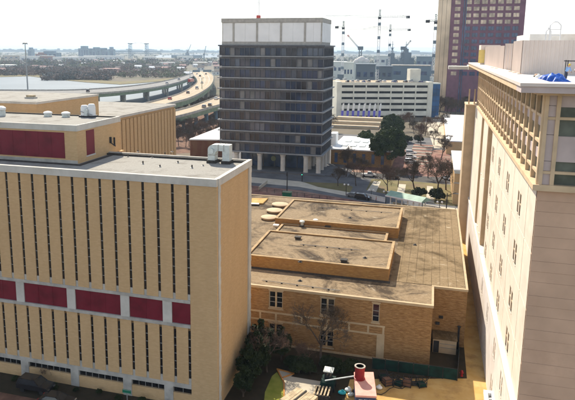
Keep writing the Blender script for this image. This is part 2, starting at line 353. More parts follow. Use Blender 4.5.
# plaza between the low brick building and the tower
struct('plaza', [(-84, 145), (40, 145), (40, 330), (-84, 330)], .008, 'plaza')
struct('brush_ground', px([(150, 118), (222, 106), (226, 142), (200, 152), (150, 156)]), .006, 'mulch')
struct('tram_track', px([(200, 184), (250, 185.5), (300, 190.5), (350, 199.5), (420, 212), (480, 222), (480, 232), (350, 207), (290, 200.5), (250, 196), (200, 193)]), .016, 'brick_paving')
struct('footpath', px([(200, 176), (250, 177), (300, 181.5), (352, 193), (352, 197), (300, 187), (250, 182.5), (200, 181)]), .02, 'path')
struct('lawn', px([(303, 182), (345, 183.5), (353, 187), (350, 192.5), (318, 187)]), .024, 'lawn')
struct('lawn.001', px([(372, 178), (455, 185), (470, 208), (430, 203), (366, 190)]), .02, 'lawn')
for k, q in enumerate([[(374, 181), (381, 181.5), (376, 192), (367, 191)], [(399, 184), (406, 184.5), (404, 196), (396, 195)], [(427, 186), (433, 186.5), (434, 203), (426, 202)], [(437, 206), (470, 210), (475, 220), (436, 212)]]):
    struct('footpath', px(q), .028, 'path')
struct('brick_plaza', px([(340, 150), (450, 150), (452, 178), (372, 174), (335, 170)]), .016, 'brick_paving')
struct('street', px([(334, 171), (372, 173), (452, 178), (456, 184), (372, 179), (336, 177)]), .024, 'asphalt')
struct('brick_plaza', px([(424, 120), (450, 118), (451, 148), (434, 148)]), .016, 'path')
st = thing('brick_steps', 'wide red brick steps with pale treads beside the parked white cars', 'steps', gz(420, 165))
for k in range(7):
    a, b = gz(415-k*.9+5, 146.5+k*2.7), gz(433-k*.7, 146.5+k*2.7)
    B(a.x-3, b.x, a.y-2.2, a.y+2.2, .02, .62-.07*k).build('step', 'brick_paving', st)
    B(a.x-3.1, b.x+.1, a.y-3.6, a.y-2.2, .02, .60-.07*k).build('tread', 'path', st)

# ================================================================== LEFT OFFICE BUILDING
AX, AY, AB, AL = -23.95, 66.5, 80.6, -84.
A = thing('office_building', 'tan brick office block with dark slit windows and maroon bands at left', 'building', (AX, AY, 0))
B(AL, AX-.4, AY+.42, AB, 0, 29.4).build('wall', 'tan_brick', A)
B(AL, -45.94, AB, 85, 0, 29.4).build('rear_wall', 'tan_brick', A)
pitch = 1.967; x_last = -27.7; NS = 28
sl_x = [x_last-pitch*i for i in range(NS)]
SW = .19
pan_u = B(-(pitch/2-SW), pitch/2-SW, 0, .42, 0, 29.0-14.35).mesh('brick_panel', 'tan_brick')
pan_l = B(-(pitch/2-SW), pitch/2-SW, 0, .42, 0, 10.7-3.0).mesh('brick_panel', 'tan_brick')
gl_u = B(-SW, SW, 0, .06, 0, 29.0-15.1).mesh('slit_window', 'slit_glass'); gl_l = B(-SW, SW, 0, .06, 0, 10.2-3.8).mesh('slit_window', 'slit_glass')
def bars(h, n):
    mb = MB()
    for k in range(1, n): mb.box(-SW, SW, -.03, .0, h*k/n-.04, h*k/n+.04)
    return mb.mesh('glazing_bars', 'metal_bar')
br_u, br_l = bars(13.9, 12), bars(6.4, 6)
in_u = B(-SW, SW, 0, .3, 0, .75).mesh('infill', 'concrete'); in_l = B(-SW, SW, 0, .3, 0, .8).mesh('infill', 'concrete')
for i, x in enumerate(sl_x):
    if i: 
        piece('brick_panel', pan_u, A, (x+pitch/2, AY, 14.35)); piece('brick_panel', pan_l, A, (x+pitch/2, AY, 3.0))
    g = piece('slit_window', gl_u, A, (x, AY+.14, 15.1)); tag(piece('glazing_bars', br_u, g, (x, AY+.13, 15.1)), kind='stuff')
    g = piece('slit_window', gl_l, A, (x, AY+.14, 3.8)); tag(piece('glazing_bars', br_l, g, (x, AY+.13, 3.8)), kind='stuff')
    piece('infill', in_u, A, (x, AY+.06, 14.35)); piece('infill', in_l, A, (x, AY+.06, 3.0))
B(x_last+SW, AX-.02, AY, AY+.42, 0, 29.0).build('end_panel', 'tan_brick', A)
B(AL, AX-.012, AY-.12, AY+.42, 29.0, 29.9).build('fascia', 'pale_concrete', A)
B(AX-.42, AX+.1, AY+.42, AB+.1, 29.0, 29.9).build('fascia', 'pale_concrete', A)
B(AL, AX-.42, AB-.35, AB+.1, 29.4, 29.86).build('fascia', 'concrete', A)
B(AL, AX-.42, AY+.42, AB-.35, 29.4, 29.5).build('roof', 'gravel_roof', A)
B(AL, AX-.42, AB-.9, AB-.352, 29.5, 29.75).build('flashing_and_shade', 'tar', A)
xe = x_last+SW
B(AL, xe, AY-.1, AY+.42, 13.95, 14.35).build('ledge', 'concrete', A); B(AL, xe, AY-.1, AY+.42, 10.7, 11.1).build('ledge', 'concrete', A)
B(AL, xe, AY-.04, AY+.42, 2.4, 3.0).build('ledge', 'concrete', A)
pil = [sl_x[1]-pitch/2, sl_x[4]-pitch/2]+[sl_x[k]-pitch/2 for k in (8, 12, 16, 20, 24)]
edges = [xe]+pil
for k, x in enumerate(pil):
    B(x-.62, x+.62, AY-.02, AY+.42, 11.1, 13.95).build('pilaster', 'pale_concrete', A)
    B(x-.62, x+.62, AY-.06, AY+.42, 0, 2.4).build('pilaster', 'concrete', A)
lo = [xe]+[p-.62 for p in pil]; hi = [p+.62 for p in pil]+[AL]
for a, b in zip(lo, hi):
    n = max(1, round((a-b)/1.9))
    for k in range(n): B(b+(a-b)*k/n+.012, b+(a-b)*(k+1)/n-.012, AY+.12+.006*(k % 2), AY+.42, 11.13, 13.92).build('maroon_panel', 'maroon', A)
    B(b, a, AY, AY+.42, 0, 1.6).build('base_wall', 'tan_brick', A)
    w = B(b, a, AY+.3, AY+.4, 1.6, 2.4).build('base_window', 'slit_glass', A)
    mb = MB()
    n = max(2, int((a-b)/.9))
    for k in range(1, n): mb.box(b+(a-b)*k/n-.03, b+(a-b)*k/n+.03, AY+.22, AY+.3, 1.6, 2.4)
    tag(mb.build('glazing_bars', 'metal_bar', w), kind='stuff')
for y0, y1 in ((AY+.42, AY+1.1), (AB-1.0, AB)):
    mb = MB(); z = 0; k = 0
    while z < 28.9:                      # toothed concrete quoins
        mb.box(AX-.4, AX+.06, y0, y1+(.12 if k % 2 else 0), z, min(29, z+.72)); z += .72; k += 1
    mb.build('quoin_strip', 'pale_concrete', A)
B(AX-.4, AX-.14, AY+1.22, AB-1.0, 0, 29.0).build('side_panel', 'tan_brick', A)
# penthouse
PX = -45.94; PY = 72.0; PB = 84.0; PT = 34.76
P = B(AL, PX, PY, PB, 29.5, PT-.35).build('penthouse', 'tan_brick', A)
B(AL, PX+.08, PY-.08, PY+.3, 33.95, PT).build('penthouse_fascia', 'pale_concrete', P)
B(PX-.3, PX+.08, PY+.3, PB+.05, 33.95, PT).build('penthouse_fascia', 'pale_concrete', P)
B(AL, PX-.3, PB-.25, PB+.05, 34.4, PT-.03).build('penthouse_fascia', 'tar', P)
B(AL, PX-.3, PY+.3, PB-.25, PT-.35, PT-.2).build('penthouse_roof', 'gravel_roof', P)
for a, b in ((-47.85, -60.2), (-62.5, -74.5)): [B(b+(a-b)*k/6+.012, b+(a-b)*(k+1)/6-.012, PY-.03-.005*(k % 2), PY+.02, 30.15, 33.7).build('maroon_panel', 'maroon', P) for k in range(6)]
B(AL, PX, PY-.1, PY, 29.5, 29.95).build('skirting', 'concrete', P)
d_ = B(PX-.05, PX+.04, 74.3, 76.4, 30.3, 33.75).build('door', 'maroon', P)
B(PX-.05, PX+.06, 74.15, 76.55, 30.1, 30.3).build('door_sill', 'pale_concrete', P)
B(AL, PX+1.1, PY-1.2, PY-.35, 29.5, 29.56).build('flashing_and_shade', 'tar', A); B(PX+.4, PX+1.1, PY-.35, PB-2.5, 29.5, 29.56).build('flashing_and_shade', 'tar', A)
# lamp bracket on the penthouse side
lb = MB(); p = gx(110, 143, PX); lb.box(PX, PX+.25, p.y-.15, p.y+.15, p.z, p.z+.9); lb.tube((PX+.2, p.y, p.z), (PX+.7, p.y+.4, p.z-.5), .08); lb.tube((PX+.15, p.y+1.1, p.z-.6), (PX+.15, p.y+1.1, p.z+.7), .12)
lb.build('pipe_fitting', 'steel_dark', P)

# duct on the roof
q0, q1 = gz(209, 162, 29.5), gz(237, 160, 29.5)
D = thing('air_duct', 'galvanised U-shaped air duct with rounded elbow on flat roof corner', 'air duct', ((q0.x+q1.x)/2, q0.y, 29.5))
yc = 78.2; xl, xr = q0.x+.1, q1.x-.0
prof = []; w = 1.0
outer = [(xl, 29.9)]+[(xl+.9-.9*math.cos(t), 31.35+.75*math.sin(t)) for t in [k*math.pi/16 for k in range(9)]]+[(xr, 32.1)]
mb = MB(); pts = outer+[(xr, 31.25), (xl+1.35, 31.25), (xl+1.05, 30.95), (xl+1.0, 29.9)]
mb.extr([Vector((a, 0, b)) for a, b in pts], (0, yc, 0), (0, 1.3, 0)).build('duct_run', 'galv', D)
B(xr-1.0, xr, yc+.01, yc+1.29, 29.9, 31.26).build('duct_drop', 'galv', D)
B(xl-.15, xl+1.2, yc-.15, yc+1.45, 29.5, 29.9).build('curb', 'tar', D); B(xr-1.15, xr+.1, yc-.15, yc+1.45, 29.5, 29.9).build('curb', 'tar', D)
mb = MB()
for x in (xl+1.5, xl+2.3): mb.box(x, x+.06, yc-.05, yc+1.35, 31.2, 32.15)
mb.box(xl-.04, xl+1.04, yc-.04, yc+1.34, 30.6, 30.68); mb.build('flange', 'metal_bar', D)
mb = MB(); mb.tube((xl+.5, yc-.25, 31.2), (xl+.5, yc, 31.2), .42, .42, 12).build('fan_housing', 'galv', D)
# units on the penthouse roof
Zr = PT-.2
c = gz(89, 117, Zr); cu = thing('cooling_unit', 'pair of white cylindrical cooling units on steel base on penthouse roof', 'cooling unit', c)
B(c.x-1.3, c.x+1.1, c.y-.8, c.y+.8, Zr, Zr+.25).build('base_frame', 'steel_dark', cu)
for dx, dy, h, r in ((-.65, -.1, 1.55, .6), (.45, .1, 1.75, .6)):
    MB().lathe((c.x+dx, c.y+dy, Zr+.25), [(r, 0), (r, h*.75), (r*.9, h*.78), (r*.9, h*.9), (r*.7, h)], 16).build('fan_drum', 'white_paint', cu)
B(c.x-.3, c.x+.2, c.y-.9, c.y-.5, Zr+.25, Zr+1.2).build('control_box', 'galv', cu)
mb = MB(); mb.tube((c.x-1.1, c.y-.7, Zr+.9), (c.x+1.0, c.y-.7, Zr+.4), .07).build('pipe', 'metal_bar', cu)
for (x, y, lab) in ((48, 116.5, 'low white roof vent with flared cap, left of the pair on penthouse roof'), (66, 117, 'low white roof vent with flared cap, nearer the cooling drums')):
    c = gz(x, y, Zr); v = thing('roof_vent', lab, 'roof vent', c, 'vents on the penthouse roof')
    B(c.x-.42, c.x+.42, c.y-.42, c.y+.42, Zr, Zr+.4).build('curb', 'galv', v)
    MB().lathe((c.x, c.y, Zr+.4), [(.5, 0), (.68, .08), (.68, .25), (.45, .38), (.1, .44)], 12).build('cap', 'white_paint', v)
c = gz(1, 116, Zr); v = thing('roof_vent', 'tall white roof vent at the left edge of the penthouse roof', 'roof vent', c)
B(c.x-.6, c.x+.5, c.y-.5, c.y+.5, Zr, Zr+.9).build('curb', 'galv', v); MB().lathe((c.x, c.y, Zr+.9), [(.55, 0), (.8, .1), (.8, .4), (.5, .6), (.1, .65)], 12).build('cap', 'white_paint', v)
# small vent pipes and scraps on the main flat roof
for k, (x, y) in enumerate(sorted([(138, 152), (152, 158), (165, 155), (178, 163), (192, 168), (203, 166), (143, 164), (160, 167), (172, 152), (128, 157)])):
    c = gz(x, y, 29.5); v = thing('vent_pipe', 'short dark vent pipe on the pale gravel roof, '+ORD[k], 'vent pipe', c, 'vent pipes on the gravel roof')
    h = .18+.12*(k % 3); MB().tube(c, c+Vector((0, 0, h)), .1, .1, 8).build('pipe', 'tar', v); MB().lathe(c, [(.22, 0), (.22, .04), (.12, .08)], 8).build('collar', 'metal_bar', v)

# rear wing of the same complex
C_ = thing('office_building', 'tan ribbed rear office wing with pale flat roof behind the maroon penthouse', 'building', (-69, 127, 0))
B(-130, -69.4, 85.6, 158, 0, 29.2).build('wall', 'tan_brick', C_)
rb = B(-.4, 0, -.72, .72, 0, 27.6).mesh('rib_panel', 'tan_brick'); rg = B(-.1, .0, -.2, .2, 0, 27.4).mesh('slit_window', 'slit_glass')
for k in range(25):
    y = 157.2-1.95*k
    piece('rib_panel', rb, C_, (-69, y, 1)); piece('slit_window', rg, C_, (-69.3, y-.975, 1.1))
B(-130, -68.9, 85.6, 158.1, 29.2, 29.8).build('fascia', 'pale_concrete', C_)
B(-129.6, -69.4, 86, 157.7, 29.8, 29.86).build('roof', 'gravel_roof', C_)
Bp = B(-128, -73.2, 101.4, 124.2, 29.86, 34.5).build('penthouse', 'tan_brick', C_)
B(-128.1, -73.1, 101.3, 124.3, 34.3, 34.76).build('penthouse_fascia', 'pale_concrete', Bp); B(-127.6, -73.6, 101.8, 123.8, 34.76, 34.8).build('penthouse_roof', 'gravel_roof', Bp)
c = gz(31, 98.5, 34.8); v = thing('roof_vent', 'rusty box vent on the far penthouse roof', 'roof vent', c)
B(c.x-1.1, c.x+1.1, c.y-.6, c.y+.6, 34.8, 35.1).build('curb', 'concrete', v); B(c.x-.8, c.x+.8, c.y-.5, c.y+.5, 35.1, 35.5).build('hood', 'plank', v)

# ================================================================== LOW BRICK BUILDING
LH = 9.3; LF = 85.8
Lb = thing('brick_building', 'two-storey brown brick building with stained flat roof and raised roof boxes', 'building', (-12, LF, 0))
wins = [(-22.55, -20.35, 6.0, 8.85), (-22.55, -20.35, .8, 3.6), (-14.6, -12.45, 5.8, 8.7), (-14.6, -12.45, .8, 3.6), (-6.95, -5.85, 5.75, 8.75)]
mb = MB(); grid_wall(mb, -50, 1.5, 0, LH-.25, wins, lambda m, a, b, c, d: m.box(a, b, LF, LF+.35, c, d)); mb.build('front_wall', 'brown_brick', Lb)
B(-50, 1.5, LF+.6, LF+.7, 0, LH-.3).build('interior', 'dark_void', Lb)
B(-50, 1.5, LF+.72, 143, 0, LH-.2).build('wall', 'brown_brick', Lb)
B(1.5-.35, 1.5, LF+.352, LF+.72, 0, LH-.25).build('return_wall', 'brown_brick', Lb)
B(1.502, 6.5, 93.4, 143, 0, LH-.2).build('wing_wall', 'brown_brick', Lb)
B(-50, 1.62, LF-.12, LF+.35, LH-.25, LH+.12).build('coping', 'low_stone', Lb)
B(1.3, 1.62, LF+.352, 93.28, LH-.25, LH+.12).build('coping', 'low_stone', Lb)
B(1.3, 6.6, 93.28, 93.7, LH-.2, LH+.14).build('coping', 'low_stone', Lb)
B(6.25, 6.6, 93.7, 143, LH-.2, LH+.14).build('coping', 'low_stone', Lb)
B(-50, 6.25, 142.6, 143, LH-.2, LH+.14).build('coping', 'low_stone', Lb)
B(-50, 1.3, LF+.35, 142.6, LH-.2, LH).build('roof', 'low_roof', Lb)
# panelled roof deck on the right, each panel its own
pme = B(-.605, .605, -6.05, 6.05, 0, .05).mesh('roof_panel', 'deck_roof')
for i in range(9):
    for j in range(4): piece('roof_panel', pme, Lb, (-4.5+1.245*i+.12, 99.95+12.15*j, LH+rnd.uniform(0, .03)), (0, 0, rnd.uniform(-.002, .002)))
B(1.3, 6.25, 93.7, 142.6, LH-.2, LH-.03).build('roof', 'tar', Lb)
for (x0, x1, z0, z1) in wins:
    w = B(x0, x1, LF+.3, LF+.33, z0, z1).build('window', 'slit_glass', Lb)
    fr = MB(); n = 2 if x1-x0 > 1.5 else 1
    for k in range(n+1):
        xx = x0+(x1-x0)*k/n; fr.box(max(x0, xx-.13), min(x1, xx+.13), LF+.1, LF+.3, z0, z1)
    fr.box(x0, x1, LF+.09, LF+.3, z1-.22, z1-.001).box(x0, x1, LF+.08, LF+.31, z0+.001, z0+.15)
    fr.build('frame', 'low_stone' if z0 > 4 else 'parapet_cap', w)
    gb = MB(); 
    for z in (z0+.95, z0+1.75): gb.box(x0+.1, x1-.1, LF+.2, LF+.26, z-.05, z+.05)
    gb.build('glazing_bar', 'metal_bar', w)
    B(x0-.1, x1+.1, LF-.08, LF+.02, z0-.18, z0).build('sill', 'low_stone', w)
    B(x0-.1, x1+.1, LF-.03, LF+.02, z1, z1+.16).build('lintel', 'low_stone', w)
for z in (5.25, 3.95): B(-50, -5.0, LF-.06, LF-.001, z-.13, z+.13).build('stone_band', 'low_stone', Lb)
for x in (-23.9, -21.4, -17.4, -13.5, -10.2, -7.4, -5.2): B(x-.14, x+.14, LF-.05, LF-.001, 4.08, 5.12).build('stone_band', 'low_stone', Lb)
B(-6.1, -5.0, LF-.07, LF-.001, .2, 3.82).build('stone_pier', 'low_stone', Lb)
B(-50, 1.55, LF-.1, LF-.001, 0, .3).build('plinth', 'low_stone', Lb)
for p in ((441, 317), (437.5, 323)):
    q = gy(*p, 93.3); B(q.x-.3, q.x+.3, 93.15, 93.39, q.z-.2, q.z+.2).build('vent_hood', 'steel_dark', Lb)
# roof boxes: name, x0,x1,y0,y1,ztop
def roof_box(x0, x1, y0, y1, zt):
    b = B(x0, x1, y0, y1, LH, zt-.3).build('roof_box', 'parapet_brick', Lb)
    B(x0+.4, x1-.4, y0+.4, y1-.4, zt-.3, zt-.25).build('roof_surface', 'low_roof', b)
    B(x0, x1, y0, y0+.35, zt-.3, zt-.12).build('parapet', 'parapet_brick', b); B(x0, x1, y1-.35, y1, zt-.3, zt-.12).build('parapet', 'parapet_brick', b)
    B(x0, x0+.35, y0+.35, y1-.35, zt-.3, zt-.12).build('parapet', 'parapet_brick', b); B(x1-.35, x1, y0+.35, y1-.35, zt-.3, zt-.12).build('parapet', 'parapet_brick', b)
    B(x0-.05, x1+.05, y0-.05, y0+.4, zt-.12, zt).build('coping', 'parapet_cap', b); B(x0-.05, x1+.05, y1-.4, y1+.05, zt-.12, zt).build('coping', 'parapet_cap', b)
    B(x0-.05, x0+.4, y0+.4, y1-.4, zt-.12, zt).build('coping', 'parapet_cap', b); B(x1-.4, x1+.05, y0+.4, y1-.4, zt-.12, zt).build('coping', 'parapet_cap', b)
    return b
roof_box(-28.6, -5.3, 93.6, 108.4, 11.35); roof_box(-28.0, -7.0, 108.6, 116.6, 10.45); roof_box(-29.6, -5.2, 116.9, 133.3, 11.35)
for (x0, x1, y0, y1) in ((-28.9, -5.0, 92.7, 93.58), (-28.0, -6.2, 108.42, 108.55)): B(x0, x1, y0, y1, LH, LH+.06).build('flashing_and_shade', 'tar', Lb)  # dark strip painted where the front roof box casts its shadow
# round pale roof tanks at the back-left
for k, (x, y, r, lab) in enumerate([(280, 206, 1.9, 'round pale roof cowl, farthest of the three beside the back roof box'), (274.5, 212, 1.8, 'round pale roof cowl, middle of the three beside the back roof box'), (269, 219, 1.75, 'round pale roof cowl, nearest of the three beside the back roof box')]):
    c = gz(x, y, LH); v = thing('roof_cowl', lab, 'roof cowl', c, 'round cowls on the low roof')
    MB().lathe((c.x, c.y, LH), [(r*.8, 0), (r*.8, .2), (r, .25), (r, .4)], 18).build('drum', 'tan_shaft', v); MB().lathe((c.x, c.y, LH+.4), [(r*1.03, 0), (r*1.0, .12), (r*.5, .28), (.05, .32)], 18).build('lid', 'tan_shaft', v)
c = gz(262, 200, LH); y_ = MB().prism([tuple(gz(x, y, LH))[:2] for x, y in ((252, 199.5), (268, 199.5), (263, 204.5), (251, 204.5))], LH, LH+.35)
yt = thing('roof_mat', 'yellow sheet laid on the low roof behind the tan office corner', 'sheet', gz(258, 203, LH)); y_.build('sheet', 'dirt', yt); MB().prism([tuple(gz(x, y, LH+.3))[:2] for x, y in ((251, 203.2), (259, 203.4), (259, 204.6), (251, 204.4))], LH+.35, LH+.42).build('edge', 'white_paint', yt)
for k, (a, b, z, lab) in enumerate([((262, 281), (340, 291.5), LH, 'long thin conduit along the front strip of the low roof'), ((300, 245), (360, 251), 11.1, 'thin conduit crossing the front roof box'), ((318, 208), (392, 213.5), 11.1, 'thin conduit crossing the back roof box')]):
    p, q = gz(*a, z), gz(*b, z); v = thing('roof_conduit', lab, 'conduit', p); MB().tube(p+Vector((0, 0, .16)), q+Vector((0, 0, .16)), .055, .055, 6).build('pipe', 'metal_bar', v)
    for t_ in range(5): c = p.lerp(q, (t_+.3)/5); B(c.x-.12, c.x+.12, c.y-.12, c.y+.12, z, z+.12).build('support_block', 'tar', v)
for k, (x, y, z, lab) in enumerate([(300, 262, 11.1, 'round roof drain on the front roof box, left'), (365, 258, 11.1, 'round roof drain on the front roof box, right'), (350, 218, 11.1, 'round roof drain on the back roof box'), (415, 245, LH+.08, 'round roof drain on the panelled roof deck'), (300, 281, LH, 'round roof drain on the front strip of the low roof')]):
    c = gz(x, y, z); v = thing('roof_drain', lab, 'roof drain', c); MB().lathe(c, [(.38, 0), (.38, .05), (.2, .07)], 12).build('flange', 'tar', v); MB().lathe(c+Vector((0, 0, .07)), [(.18, 0), (.18, .12), (.05, .2)], 10).build('strainer', 'steel_dark', v)
# vents on the middle box
for (x, y, nme, m, lab) in ((315.5, 225, 'roof_fan', 'white_paint', 'white mushroom roof fan on middle roof box'), (302, 226.5, 'roof_fan', 'galv', 'small white roof fan with dark opening beside the orange vent'), (302.5, 222, 'roof_vent', 'orange_edge', 'small orange roof vent on middle roof box'), (328, 228, 'roof_hatch', 'tar', 'dark square roof hatch on middle roof box'), (276, 227, 'roof_hatch', 'white_membrane', 'pale low roof hatch at the left end of middle roof box'), (344, 262, 'roof_vent', 'tar', 'row of dark low vents on the front roof box'), (298, 239, 'roof_vent', 'tar', 'dark low vent near the back of the front roof box')):
    z = 10.2 if y < 232 else 11.1
    c = gz(x, y, z); v = thing(nme, lab, nme.replace('_', ' '), c)
    B(c.x-.45, c.x+.45, c.y-.4, c.y+.4, z, z+.3).build('curb', 'tar' if nme != 'roof_hatch' else 'concrete', v)
    if nme == 'roof_fan': MB().lathe((c.x, c.y, z+.3), [(.3, 0), (.3, .55), (.55, .6), (.5, .85), (.15, 1.0)], 12).build('cap', m, v)
    else: B(c.x-.55, c.x+.55, c.y-.5, c.y+.5, z+.3, z+.5).build('cap', m, v)

# ================================================================== RIGHT BUILDING
RX, RF = 9.5, 59.7
Rb = thing('hotel_building', 'tall cream building with mauve front panels and glazed top storeys at right', 'building', (RX, RF, 0))
B(RX+.5, 46, RF+.45, 150, 0, 41.2).build('core', 'dark_void', Rb)
# left face, cream panels with paired slot windows
cols = [70.5, 81.9, 92.9, 103.6]
rows = [(27.5, 29.9), (22.0, 24.3), (16.5, 18.8), (11.6, 13.9)]
holes = []
for c in cols:
    for (a, b) in rows:
        holes += [(c-1.35, c-.3, a, b), (c+.3, c+1.35, a, b)]
vj = [RF, 65, 76.2, 87.4, 98.3, 107]; hj = [10.9, 15.3, 20.8, 26.4, 32.6]
for a, b in zip(vj, vj[1:]):
    for z0, z1 in zip(hj, hj[1:]):
        mb = MB(); u0, u1 = a+.1, b-.1
        hs = [h for h in holes if a < h[0] < b and z0 < h[2] < z1]
        grid_wall(mb, u0, u1, z0+.06, z1-.06, hs, lambda m, p, q, r, s: m.box(RX, RX+.4, p, q, r, s))
        mb.build('wall_panel', 'cream', Rb)
def slot(u0, u1, z0, z1, X, par):
    w = B(X+.1, X+.15, u0-.02, u1+.02, z0-.02, z1+.02).build('window', 'slot_glass', par)
    fr = MB(); fr.box(X+.03, X+.1, u0, u0+.07, z0, z1).box(X+.03, X+.1, u1-.07, u1, z0, z1).box(X+.025, X+.105, u0, u1, z1-.09, z1-.001).box(X+.025, X+.105, u0, u1, (z0+z1)/2-.04, (z0+z1)/2+.04)
    fr.build('frame', 'tan_frame', w); B(X-.05, X+.1, u0-.04, u1+.04, z0-.12, z0).build('sill', 'ledge', w)
for h in holes: slot(h[0], h[1], h[2], h[3], RX, Rb)
# podium
PXp = 9.05
ph = []
for c in (69.0, 77.6, 89.0, 99.5): ph += [(c-1.05, c-.4, 6.9, 9.2), (c+.4, c+1.05, 6.9, 9.2), (c-1.05, c-.4, 1.9, 4.2), (c+.4, c+1.05, 1.9, 4.2)]
pj = [RF, 73, 83.3, 94.2, 107]
for a, b in zip(pj, pj[1:]):
    for z0, z1 in ((0, 5.5), (5.5, 10.5)):
        mb = MB(); grid_wall(mb, a+.02, b-.02, z0+.02, z1-.02, [h for h in ph if a < h[0] < b and z0 < h[2] < z1], lambda m, p, q, r, s: m.box(PXp, PXp+.4, p, q, r, s)); mb.build('podium_panel', 'podium', Rb)
for h in ph: slot(*h, PXp, Rb)
B(PXp+.4, RX+.5, RF+.4, 107, 0, 10.5).build('podium_core', 'dark_void', Rb)
B(PXp-.12, RX+.4, RF-.1, 107, 10.5, 10.9).build('ledge', 'ledge', Rb)
# notched bays at the far end
for y0, y1 in ((112, 122), (127, 149.9)):
    B(9.25, RX+.5, y0, y1, 10.95, 32.6).build('bay', 'tan_shaft', Rb); B(9.2, 9.25, y0+.3, y1-.3, 11.2, 32.3).build('bay_lit_face', 'cream', Rb)  # shaded bay sides coloured tan, sunlit face cream: light put into the colour
B(9.95, 9.999, 107, 150, 10.95, 32.6).build('notch_wall', 'tan_shaft', Rb)
B(9.05, RX+.5, 107, 150, 0, 10.5).build('bay_base', 'podium', Rb); B(8.95, RX+.5, 107.003, 150, 10.5, 10.95).build('ledge', 'ledge', Rb)
for y in (114.5, 119.5): slot(y-.5, y+.5, 12.5, 15.5, 9.16, Rb); slot(y-.5, y+.5, 22.5, 25.5, 9.16, Rb)
sh = B(7.2, 10.4, 150, 158, 0, 32.3).build('stair_shaft', 'tan_shaft', Rb); B(7.1, 10.5, 149.9, 158.1, 32.3, 32.7).build('coping', 'tan_frame', sh)
for x in (7.6, 8.8): B(x, x+.3, 151, 151.3, 32.7, 36.2).build('post', 'tan_frame', sh)
# top storeys: left face glazing grid
B(RX-.5, RX+.5, RF-.35, 150, 32.6, 33.05).build('ledge', 'tan_frame', Rb)
B(RX+.12, RX+.3, RF+.1, 150, 33.05, 41.2).build('curtain_wall', 'green_glass', Rb)
post = B(-.2, .12, -.24, .24, 0, 8.15).mesh('pilaster', 'tan_frame'); spn = B(-.05, .1, -1.62, 1.62, 0, .9).mesh('spandrel_panel', 'mauve_light')
yy = [RF+.2]+[RF+3.7*k for k in range(1, 25)]
for k, y in enumerate(yy):
    piece('pilaster', post, Rb, (RX, y, 33.05))
    if k:
        for z in (35.2, 38.2): piece('spandrel_panel', spn, Rb, (RX+.1, y-1.85, z))
for z in (34.05, 36.85, 39.2): B(RX-.12, RX+.1, RF+.1, 150, z-.13, z+.13).build('rail', 'tan_frame', Rb)
# front face, top storeys
B(RX+.5, 46, RF+.3, RF+.45, 33.05, 41.2).build('curtain_wall', 'green_glass', Rb)
B(RX-.5, 46, RF-.5, RF-.35, 32.55, 33.1).build('ledge', 'tan_frame', Rb); B(RX+.5, 46, RF-.35, RF+.45, 32.6, 33.05).build('ledge', 'tan_frame', Rb)
xs = [RX+.3, RX+1.1]+[RX+1.1+3.1*k for k in range(1, 11)]
for x in [RX+.12]+xs[1:]:
    B(x-.17, x+.17, RF-.12, RF+.3, 33.05, 41.2).build('pilaster', 'tan_frame', Rb)
for z in (34.2, 39.1): B(RX+.3, 46, RF-.08, RF+.29, z-.12, z+.12).build('rail', 'tan_frame', Rb)
mz = [33.05, 34.08, 34.32, 35.9, 38.98]
for i in range(len(xs)-1):
    x0, x1 = (RX+.3, RX+.93) if i == 0 else (xs[i]+.19, xs[i+1]-.19)
    bands = [(33.06, 34.06), (34.34, 35.2), (35.24, 37.6), (37.64, 38.96), (39.24, 40.2), (40.24, 41.2)] if i == 0 else [(35.2, 37.5), (40.1, 41.2)]
    for z0, z1 in bands: B(x0, x1, RF+.05, RF+.3, z0, z1).build('wall_panel', 'mauve_light', Rb)
    if i:
        for z in (36.4, 38.2): pass
# front face, main wall: rows of mauve panels with open joints
zr = [32.55]
while zr[-1] > 0: zr.append(max(0, zr[-1]-(1.02 if len(zr) % 3 else 1.35)))
fx = [RX-.0, RX+6.2, RX+12.4, RX+18.6, RX+24.8, RX+31, 46]
for k in range(len(zr)-1):
    for i in range(len(fx)-1):
        if zr[k]-zr[k+1] < .1: continue
        B(fx[i]+(.02 if i else 0), fx[i+1]-.02, RF-.02*(k % 3 == 0), RF+.4, zr[k+1]+.018, zr[k]-.0).build('wall_panel', 'mauve_panel', Rb)
# cornice and roof
CXo, CYo = 7.1, 57.2
B(CXo, 48, CYo, 60.5, 41.45, 42.2).build('cornice', 'mauve_light', Rb); B(CXo, 9.8, 60.5, 150, 41.45, 42.2).build('cornice', 'tan_frame', Rb)
B(CXo-.12, 48, CYo-.12, 60.5, 42.0, 42.28).build('cornice_lip', 'screen_wall', Rb); B(CXo-.12, 9.8, 60.502, 150, 42.02, 42.28).build('cornice_lip', 'screen_wall', Rb)
B(8.6, 46, 58.4, 150, 41.2, 41.45).build('soffit', 'tan_frame', Rb)
B(9.8, 48, 60.5, 150, 41.5, 42.0).build('roof', 'white_membrane', Rb)
B(2.8, CXo, 152, 158, 40.6, 41.3).build('canopy_slab', 'pale_concrete', Rb); B(CXo, 12, 150, 158, 40.6, 41.6).build('canopy_slab', 'pale_concrete', Rb)
